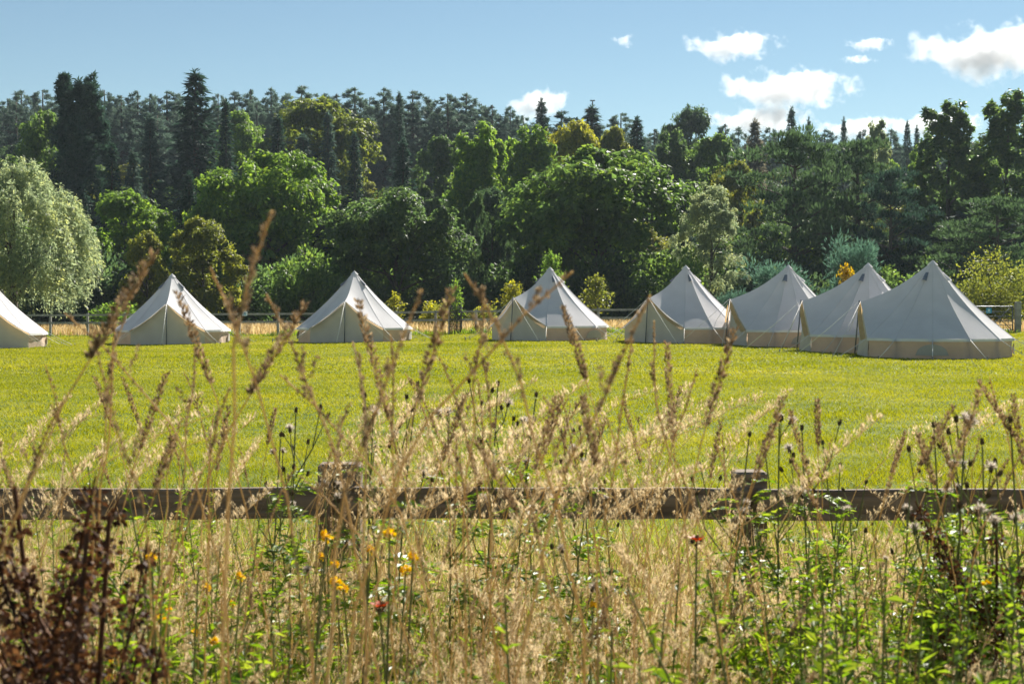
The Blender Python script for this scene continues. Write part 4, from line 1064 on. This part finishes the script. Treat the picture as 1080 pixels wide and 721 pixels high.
rng = np.random.default_rng(41)
XS = np.array([0, 60, 130, 210, 300, 380, 450, 520, 580, 640, 700, 760, 820, 900, 980, 1080]); WT = np.array([1, 1.1, 1.2, 1.2, 1.2, 1.0, 1.6, 1.9, 1.6, 1.5, 1.4, 1.1, 0.6, 0.35, 0.7, 1.0])
def pick_x():
    while True:
        x = rng.uniform(-60, 1140)
        if rng.uniform(0, 2) < np.interp(x, XS, WT): return x
for k in range(85):
    d = rng.uniform(2.2, 4.6); py = rng.uniform(392, 505)
    stalk(int(rng.integers(0, 12)), pick_x(), py, d, rng.choice([rng.normal(0.1, 0.4), rng.normal(3.0, 0.4)]), 'brown seeding grass stalk rising from the meadow over the lawn', 'brown grass stalks rising above the rail', )
for k in range(100):
    d = rng.uniform(3.0, 5.4); x = rng.choice([rng.normal(500, 90), rng.normal(740, 55), pick_x(), pick_x()])
    if 312 < x < 410: continue
    stalk(int(rng.integers(12, 18)), x, rng.uniform(400, 515), d, rng.normal(0.0, 0.6), 'pale feathery grass plume arching above the wooden rail', 'pale grass plumes rising above the rail', 'grass_plume')

# ---- thistles -----------------------------------------------------------------
def thistle_meshes(seed):
    rng = np.random.default_rng(seed); st, lf, heads = MB(), MB(), []
    P = curve_pts(1.15, rng.uniform(-0.05, 0.08), 0, ph=rng.uniform(0, 6)); add_tube(st, P, np.linspace(0.0036, 0.0018, len(P)), 5, 0, True, False)
    tips = [(P[-1], P[-1] - P[-2])]
    for k in range(rng.integers(4, 6)):
        q = rng.uniform(0.55, 0.95); c = along(P, np.array([q]))[0]; a = rng.uniform(0, 6.283); L = rng.uniform(0.06, 0.2) * (1.4 - q)  * 1.6
        e = c + np.array([math.cos(a) * L * 0.55, math.sin(a) * L * 0.55, L * 1.1]); m_ = (c + e) / 2 + np.array([math.cos(a), math.sin(a), -0.3]) * L * 0.12
        add_tube(st, [c, m_, e], [0.002, 0.0017, 0.0013], 4, 0, True, False); tips.append((e, e - m_))
        if rng.uniform() < 0.6:
            e2 = m_ + np.array([math.cos(a + 1.5) * L * 0.3, math.sin(a + 1.5) * L * 0.3, L * 0.45]); add_tube(st, [m_, e2], [0.0014, 0.001], 4, 0, True, False); tips.append((e2, e2 - m_))
    for k in range(34):
        q = rng.uniform(0.1, 0.9); c = along(P, np.array([q]))[0]; a = rng.uniform(0, 6.283); l = 0.13 * (1.15 - q) + 0.03
        n = 7; t = np.linspace(0.1, 1, n)
        mid = c + np.c_[np.cos(a) * l * t, np.sin(a) * l * t, l * (0.5 * t - 0.55 * t * t)]
        for sgn in (1, -1):
            sd = np.array([-math.sin(a), math.cos(a), 0.2]) * sgn
            lf.add(*leaves(mid, np.array([math.cos(a), math.sin(a), 0.0]) * 0.7 + sd + rng.normal(0, 0.15, (n, 3)), np.tile([0, 0, 1.0], (n, 1)) + rng.normal(0, 0.3, (n, 3)), l * 0.34, l * 0.16, 0.1))
    for j, (e, dr) in enumerate(tips):
        dr = unit(dr); b = MB(); n = 46; s = rand_dir(rng, n)
        pos = e + s * 0.0028 * np.array([1, 1, 1.0]) + dr * rng.uniform(0.001, 0.010, n)[:, None]
        b.add(*leaves(pos, s * 0.25 + dr, s, 0.0085, 0.0034, 0.1))
        fl = None
        if rng.uniform() < 0.3:
            fl = MB(); n = 120; w = unit(rand_dir(rng, n) * 0.85 + dr * 0.75); fl.add(*leaves(e + dr * 0.012 + w * 0.002, w, rand_dir(rng, n), rng.uniform(0.010, 0.019, n), 0.0016))
        heads.append((b, fl))
    return P[-1], st.mesh('stem', M['stemgreen']), lf.mesh('leaves', M['green']), [(b.mesh('flower_head', M['bud']), fl.mesh('seed_fluff', M['fluff']) if fl else None) for b, fl in heads]
TH = [thistle_meshes(s) for s in (101, 102, 103, 104)]
def thistle(k, px, py, d, rz, label, group=None):
    tip, st, lf, heads = TH[k]; d *= 1.2
    p = at(px, py, d); s = p[2] / tip[2]; z = float(ground_z(p[0], p[1]))
    off = np.array([math.cos(rz) * tip[0] - math.sin(rz) * tip[1], math.sin(rz) * tip[0] + math.cos(rz) * tip[1]]) * s
    t = thing('thistle', (p[0] - off[0], p[1] - off[1], z), label, 'thistle', group, rz); t.scale = (s, s, s)
    link('stem', st, t); link('leaves', lf, t)
    for b, fl in heads:
        h = link('flower_head', b, t)
        if fl: link('seed_fluff', fl, h)
rng = np.random.default_rng(47)
TP = [(385, 420, 3.6, 'thistle with pale fluffy heads left of the centre plumes, tallest of its clump'), (394, 438, 3.5, 'thistle with one big fluffy head just right of the left rail post'), (312, 436, 3.7, 'slender budding thistle left of the rail post'),
      (296, 462, 3.6, 'short budded thistle well left of the left rail post'), (440, 408, 3.8, 'tall dark-budded thistle among the centre plumes'), (472, 440, 3.5, 'thistle tangled in the centre plumes'), (525, 408, 3.8, 'thin dark-budded thistle right of the centre plumes'),
      (565, 420, 3.7, 'budding thistle over the middle of the lawn'), (590, 436, 3.6, 'grey-headed thistle left of the right rail post'), (552, 448, 3.9, 'low thistle among brown stalks in the centre'), (612, 455, 3.5, 'fluffy-headed thistle in the centre right'),
      (790, 462, 3.3, 'thistle rising directly over the right rail post'), (806, 470, 3.4, 'small pale-topped thistle right of the right rail post'), (822, 446, 3.3, 'tall leafy thistle with dark buds right of the right rail post'), (846, 455, 3.4, 'leafy thistle under the timothy spike'),
      (868, 470, 3.6, 'grey-green thistle beside the timothy spike'), (985, 452, 3.0, 'thistle with dark drooping buds, leftmost of the right-hand clump'), (1018, 448, 2.8, 'thistle with the largest white fluffy heads near the right edge'), (1036, 470, 2.9, 'thistle with mixed buds and fluff at the right'),
      (1066, 448, 2.7, 'white-tufted thistle nearest the right edge'), (1050, 490, 3.0, 'low bushy thistle at the right edge'), (1005, 495, 3.1, 'leafy low thistle before the right end of the rail')]
for k, (px, py, d, lab) in enumerate(TP):
    thistle(k % 4, px, py, d, rng.uniform(0, 6.28), lab)
for k in range(8):
    x = rng.choice([rng.uniform(280, 640), rng.uniform(780, 1100)])
    thistle(int(rng.integers(4)), x, rng.uniform(470, 560), rng.uniform(2.6, 4.6), rng.uniform(0, 6.28), 'dark-budded thistle standing among the meadow grasses', 'thistles among the meadow grasses')

# ---- leafy green weeds ----------------------------------------------------------
def weed_meshes(seed, H=0.95, leafL=0.085, n=70):
    rng = np.random.default_rng(seed); st, lf = MB(), MB(); P = curve_pts(H, rng.uniform(-0.1, 0.1), 0, ph=rng.uniform(0, 6)); add_tube(st, P, np.linspace(0.0026, 0.0013, len(P)), 5, 0, True, False)
    stems = [P]
    for k in range(6):
        c = along(P, np.array([rng.uniform(0.2, 0.75)]))[0]; a = rng.uniform(0, 6.28); L = H * rng.uniform(0.2, 0.42); t = np.linspace(0, 1, 6)
        Q = c + np.c_[np.cos(a) * L * 0.5 * t, np.sin(a) * L * 0.5 * t, L * (0.6 * t + 0.3 * t * t)]; add_tube(st, Q, np.linspace(0.002, 0.001, 6), 4, 0, True, False); stems.append(Q)
    for Q in stems:
        m_ = n if Q is P else n // 3; q = rng.uniform(0.08, 1, m_); c = along(Q, q); a = rng.uniform(0, 6.283, m_); l = leafL * (1.2 - 0.75 * q) * rng.uniform(0.6, 1.3, m_)
        d = np.c_[np.cos(a), np.sin(a), rng.uniform(-0.2, 0.9, m_)]
        lf.add(*leaves(c, d, np.tile([0, 0, 1.0], (m_, 1)) + rng.normal(0, 0.4, (m_, 3)), l * 0.85, l * 0.29, 0.12))
    return P[-1], st.mesh('stem', M['stemgreen']), lf.mesh('leaves', M['green'])
WD = [weed_meshes(201, 0.95, 0.052, 110), weed_meshes(202, 0.85, 0.062, 90), weed_meshes(203, 1.05, 0.04, 160)]
rng = np.random.default_rng(53)
def weed(k, px, py, d, label, group, name='leafy_weed'):
    tip, st, lf = WD[k]; p = at(px, py, d); s = p[2] / tip[2]; rz = rng.uniform(0, 6.28)
    t = thing(name, (p[0], p[1], float(ground_z(p[0], p[1]))), label, 'weed', group, rz); t.scale = (s, s, s)
    link('stem', st, t); link('leaves', lf, t)
for k in range(170):
    u = rng.uniform()
    if u < 0.42: x, y = rng.uniform(820, 1110), rng.uniform(515, 660)
    elif u < 0.62: x, y = rng.uniform(20, 240), rng.uniform(490, 660)
    else: x, y = rng.uniform(-20, 1100), rng.uniform(560, 690)
    weed(int(rng.integers(3)), x, y, rng.uniform(3.2, 5.5) if y < 585 else rng.uniform(2.3, 4.0), 'green leafy weed growing among the meadow grasses', 'leafy weeds among the meadow grasses')

# ---- dark red docks at the left --------------------------------------------------
def dock_meshes(seed):
    rng = np.random.default_rng(seed); st, sd = MB(), MB(); P = curve_pts(1.1, 0.06, 0.0, ph=seed); add_tube(st, P, np.linspace(0.006, 0.003, len(P)), 5, 0, True, False)
    stems = [(P, 0.35)]
    for k in range(9):
        q0 = rng.uniform(0.35, 0.8); c = along(P, np.array([q0]))[0]; a = rng.uniform(0, 6.28); L = rng.uniform(0.18, 0.36); t = np.linspace(0, 1, 6)
        Q = c + np.c_[np.cos(a) * L * 0.55 * t, np.sin(a) * L * 0.55 * t, L * (0.5 * t + 0.4 * t * t)]; add_tube(st, Q, np.linspace(0.003, 0.0015, 6), 4, 0, True, False); stems.append((Q, 0.15))
    for Q, t0 in stems:
        for q in np.arange(t0, 1.0, 0.055 if Q is P else 0.11):
            c = along(Q, np.array([q]))[0]; n = 34; s = rand_dir(rng, n); rr = 0.026 * (1.2 - 0.6 * q)
            sd.add(*leaves(c + s * rr * rng.uniform(0.3, 1, n)[:, None] * np.array([1, 1, 0.8]), s + np.array([0, 0, -0.4]), rand_dir(rng, n), 0.010, 0.008, 0.1))
    return P[-1], st.mesh('stem', M['dock']), sd.mesh('seed_head', M['dock'])
DK = [dock_meshes(3), dock_meshes(5)]
rng = np.random.default_rng(59)
for k, (px, py, d, lab) in enumerate([(78, 512, 2.3, 'tallest dark red-brown dock in the left meadow'), (50, 536, 2.1, 'bushy dark dock left of the tallest dock'), (20, 560, 2.0, 'dark dock nearest the left edge of the meadow'),
                                      (44, 600, 1.95, 'squat dark dock between the bushy dock and the corner'), (1030, 545, 3.2, 'reddish dark dock among the green weeds at right')]):
    tip, st, sd = DK[k % 2]; p = at(px, py, d); s = p[2] / tip[2]
    t = thing('dock_plant', (p[0], p[1], float(ground_z(p[0], p[1]))), lab, 'dock', 'dark docks in the meadow', rng.uniform(0, 6.28)); t.scale = (s, s, s)
    link('stem', st, t); link('seed_head', sd, t)

# ---- flowers -----------------------------------------------------------------------
def flower_meshes(petal, pr, npet, centre):
    rng = np.random.default_rng(7); st, pe, ce = MB(), MB(), MB()
    P = curve_pts(0.8, 0.05, 0); add_tube(st, P, np.linspace(0.002, 0.0014, len(P)), 5, 0, True, False)
    e = P[-1]; a = np.arange(npet) * 6.283 / npet
    d = np.c_[np.cos(a), np.sin(a), np.full(npet, 0.45)]
    pe.add(*leaves(np.tile(e, (npet, 1)), d, np.tile([0, 0, 1.0], (npet, 1)), pr, pr * (6.0 / npet) * 0.85, 0.12))
    n = 40; s = rand_dir(rng, n); ce.add(*leaves(e + s * 0.004, s + np.array([0, 0, 0.6]), rand_dir(rng, n), 0.007, 0.005))
    return e, st.mesh('stem', M['stemgreen']), pe.mesh('petals', petal), ce.mesh('flower_centre', centre)
FY = flower_meshes(M['yellow'], 0.006, 12, M['yellow']); FR = flower_meshes(M['red'], 0.015, 5, M['bud'])
rng = np.random.default_rng(61)
def flower(F, px, py, d, name, label, cat, group=None):
    e, st, pe, ce = F; p = at(px, py, d); s = p[2] / e[2]; rz = rng.uniform(0, 6.28)
    off = np.array([math.cos(rz) * e[0], math.sin(rz) * e[0]]) * s
    t = thing(name, (p[0] - off[0], p[1] - off[1], float(ground_z(p[0], p[1]))), label, cat, group, rz); t.scale = (s, s, s)
    for nm, m_ in (('stem', st), ('petals', pe), ('flower_centre', ce)): link(nm, m_, t)
for px, py in ((146, 588), (208, 619), (252, 610), (241, 638), (159, 651), (173, 642), (198, 666), (230, 673), (397, 564), (345, 568), (337, 588), (344, 594), (427, 590), (352, 620), (363, 616), (387, 581), (440, 602), (113, 712), (122, 702), (1030, 615), (620, 640)):
    flower(FY, px, py, rng.uniform(2.8, 3.8), 'yellow_wildflower', 'small yellow daisy-like wildflower low in the meadow', 'flower', 'yellow wildflowers in the meadow')
flower(FR, 749, 570, 3.0, 'red_poppy', 'red poppy below the right rail post', 'flower')
flower(FR, 404, 637, 2.6, 'red_poppy', 'orange-red poppy low in the centre of the meadow', 'flower')

# ----------------------------------------------------------------------------
# clouds: puffs of volume far beyond the ridge
# ----------------------------------------------------------------------------
def cloud_mat(seed, sx, sy, sz, dens, thr):
    m, nt, N, Lk = new_mat('cloud_vapour')
    tc = N.new('ShaderNodeTexCoord')
    mp = N.new('ShaderNodeMapping'); mp.inputs['Location'].default_value = (seed * 3.7, seed * 1.3, 0); Lk.new(tc.outputs['Object'], mp.inputs[0])
    tex = N.new('ShaderNodeTexNoise'); tex.inputs['Scale'].default_value = 1.0 / (sz * 1.05); tex.inputs['Detail'].default_value = 6; tex.inputs['Roughness'].default_value = 0.62
    Lk.new(mp.outputs[0], tex.inputs['Vector'])
    sc = N.new('ShaderNodeVectorMath'); sc.operation = 'DIVIDE'; sc.inputs[1].default_value = (sx, sy, sz); Lk.new(tc.outputs['Object'], sc.inputs[0])
    ln = N.new('ShaderNodeVectorMath'); ln.operation = 'LENGTH'; Lk.new(sc.outputs[0], ln.inputs[0])
    # shape = noise + (1 - r) - threshold
    a = N.new('ShaderNodeMath'); a.operation = 'MULTIPLY_ADD'; a.inputs[1].default_value = -0.95; a.inputs[2].default_value = 0.62 - thr; Lk.new(ln.outputs['Value'], a.inputs[0])
    b = N.new('ShaderNodeMath'); b.operation = 'MULTIPLY_ADD'; b.inputs[1].default_value = 2.8; b.inputs[2].default_value = -1.40 ; Lk.new(tex.outputs['Fac'], b.inputs[0])
    c = N.new('ShaderNodeMath'); c.operation = 'ADD'; Lk.new(a.outputs[0], c.inputs[0]); Lk.new(b.outputs[0], c.inputs[1])
    mr = N.new('ShaderNodeMapRange'); mr.inputs[1].default_value = 0.0; mr.inputs[2].default_value = 0.5; mr.inputs[3].default_value = 0; mr.inputs[4].default_value = dens
    Lk.new(c.outputs[0], mr.inputs[0])
    v = N.new('ShaderNodeVolumePrincipled'); v.inputs['Color'].default_value = (0.985, 0.988, 0.993, 1); v.inputs['Anisotropy'].default_value = 0.3
    Lk.new(mr.outputs[0], v.inputs['Density'])
    o = N.new('ShaderNodeOutputMaterial'); Lk.new(v.outputs[0], o.inputs['Volume'])
    return m
YC = 4200.0
CL = [(771, 49, 60, 19, 0.0, 'small wispy white cloud, highest of the group left of the round one'), (830, 95, 82, 25, -0.06, 'largest whole white cloud hanging over the layered pines'), (917, 47, 30, 9, 0.0, 'tiny white cloud level with the top of the sky'),
      (1050, 55, 100, 33, -0.08, 'big white cloud cut off by the right edge'), (566, 110, 38, 22, -0.05, 'small round cloud behind the fir on the skyline'), (800, 128, 66, 20, -0.03, 'low white cloud half hidden behind the ridge trees'),
      (910, 136, 60, 16, 0.0, 'low flat cloud behind the lone small pine'), (985, 132, 60, 18, 0.0, 'low white cloud left of the tall poplars'), (905, 63, 24, 6, 0.06, 'faint scrap of cloud below the tiny one'), (658, 44, 20, 10, 0.14, 'faintest wisp of cloud left of the others')]
for k, (px, py, w, h, thr, lab) in enumerate(CL):
    c = at(px, py, YC); s = YC / FPX; sx, sz = w * s * 0.92, h * s * 0.9; sy = sx * 0.7
    mb = MB(); th = np.linspace(0, math.pi, 13); ph = np.linspace(0, 2 * math.pi, 25)
    grid(mb, [[(1.25 * sx * math.sin(a) * math.cos(b), 1.25 * sy * math.sin(a) * math.sin(b), 1.25 * sz * math.cos(a)) for a in th] for b in ph])
    o = mb.build('cloud', cloud_mat(k + 1, sx, sy, sz, 0.03, thr)); o.location = [float(x) for x in c]
    tag(o, lab, 'cloud', 'fair weather clouds')

# ----------------------------------------------------------------------------
# the air: one closed box of thin haze
# ----------------------------------------------------------------------------
HAZE = 0.00016
if HAZE:
    mb = MB(); add_box(mb, (0, 900, 30), (3300, 2100, 64))
    hm, nt_, N_, L_ = new_mat('haze_air'); hv = N_.new('ShaderNodeVolumePrincipled'); hv.inputs['Color'].default_value = (0.72, 0.85, 1.0, 1); hv.inputs['Density'].default_value = HAZE; hv.inputs['Anisotropy'].default_value = 0.2
    ho = N_.new('ShaderNodeOutputMaterial'); L_.new(hv.outputs[0], ho.inputs['Volume'])
    tag(mb.build('haze', hm), kind='stuff')

# ----------------------------------------------------------------------------
# camera, light, sky, render settings
# ----------------------------------------------------------------------------
cam = bpy.data.cameras.new('camera'); co = bpy.data.objects.new('camera', cam); COL.objects.link(co)
cam.sensor_width = 36.0; cam.lens = 36.0 * FPX / 1080.0
co.location = (0, 0, CAM_H); co.rotation_euler = (math.pi / 2 - PITCH, 0, 0)
cam.clip_start = 0.05; cam.clip_end = 20000
cam.dof.use_dof = True; cam.dof.focus_distance = 12.0; cam.dof.aperture_fstop = 8.5; cam.dof.aperture_blades = 0
SC.camera = co

EL, AZ = math.radians(37.5), math.radians(28)
sd = Vector((math.cos(EL) * math.sin(AZ), math.cos(EL) * math.cos(AZ), math.sin(EL)))
sl = bpy.data.lights.new('sun', 'SUN'); sl.energy = 5.0; sl.angle = math.radians(0.53); sl.color = (1.0, 0.95, 0.86)
so = bpy.data.objects.new('sun', sl); COL.objects.link(so); so.rotation_euler = sd.to_track_quat('Z', 'Y').to_euler(); so.location = (40, 60, 80)

w = bpy.data.worlds.new('World'); SC.world = w; w.use_nodes = True; nt = w.node_tree
bg = nt.nodes['Background']; sky = nt.nodes.new('ShaderNodeTexSky'); sky.sky_type = 'NISHITA'; sky.sun_disc = False
sky.sun_elevation = EL; sky.sun_rotation = AZ; sky.altitude = 700; sky.air_density = 1.0; sky.dust_density = 0.0; sky.ozone_density = 0.9
tint = nt.nodes.new('ShaderNodeMix'); tint.data_type = 'RGBA'; tint.blend_type = 'MULTIPLY'; tint.inputs[0].default_value = 1.0; tint.inputs[7].default_value = (0.81, 0.885, 0.84, 1)
nt.links.new(sky.outputs[0], tint.inputs[6]); nt.links.new(tint.outputs[2], bg.inputs[0]); bg.inputs[1].default_value = 0.052

vs = SC.view_settings; vs.view_transform = 'Standard'; vs.look = 'None'; vs.exposure = 1.08; vs.gamma = 1.0; vs.use_curve_mapping = False
SC.render.engine = 'CYCLES'; cy = SC.cycles
cy.max_bounces = 9; cy.diffuse_bounces = 4; cy.glossy_bounces = 2; cy.transmission_bounces = 4; cy.transparent_max_bounces = 8; cy.volume_bounces = 10
cy.use_denoising = True; cy.caustics_reflective = False; cy.caustics_refractive = False; cy.sample_clamp_indirect = 6.0
cy.volume_max_steps = 256
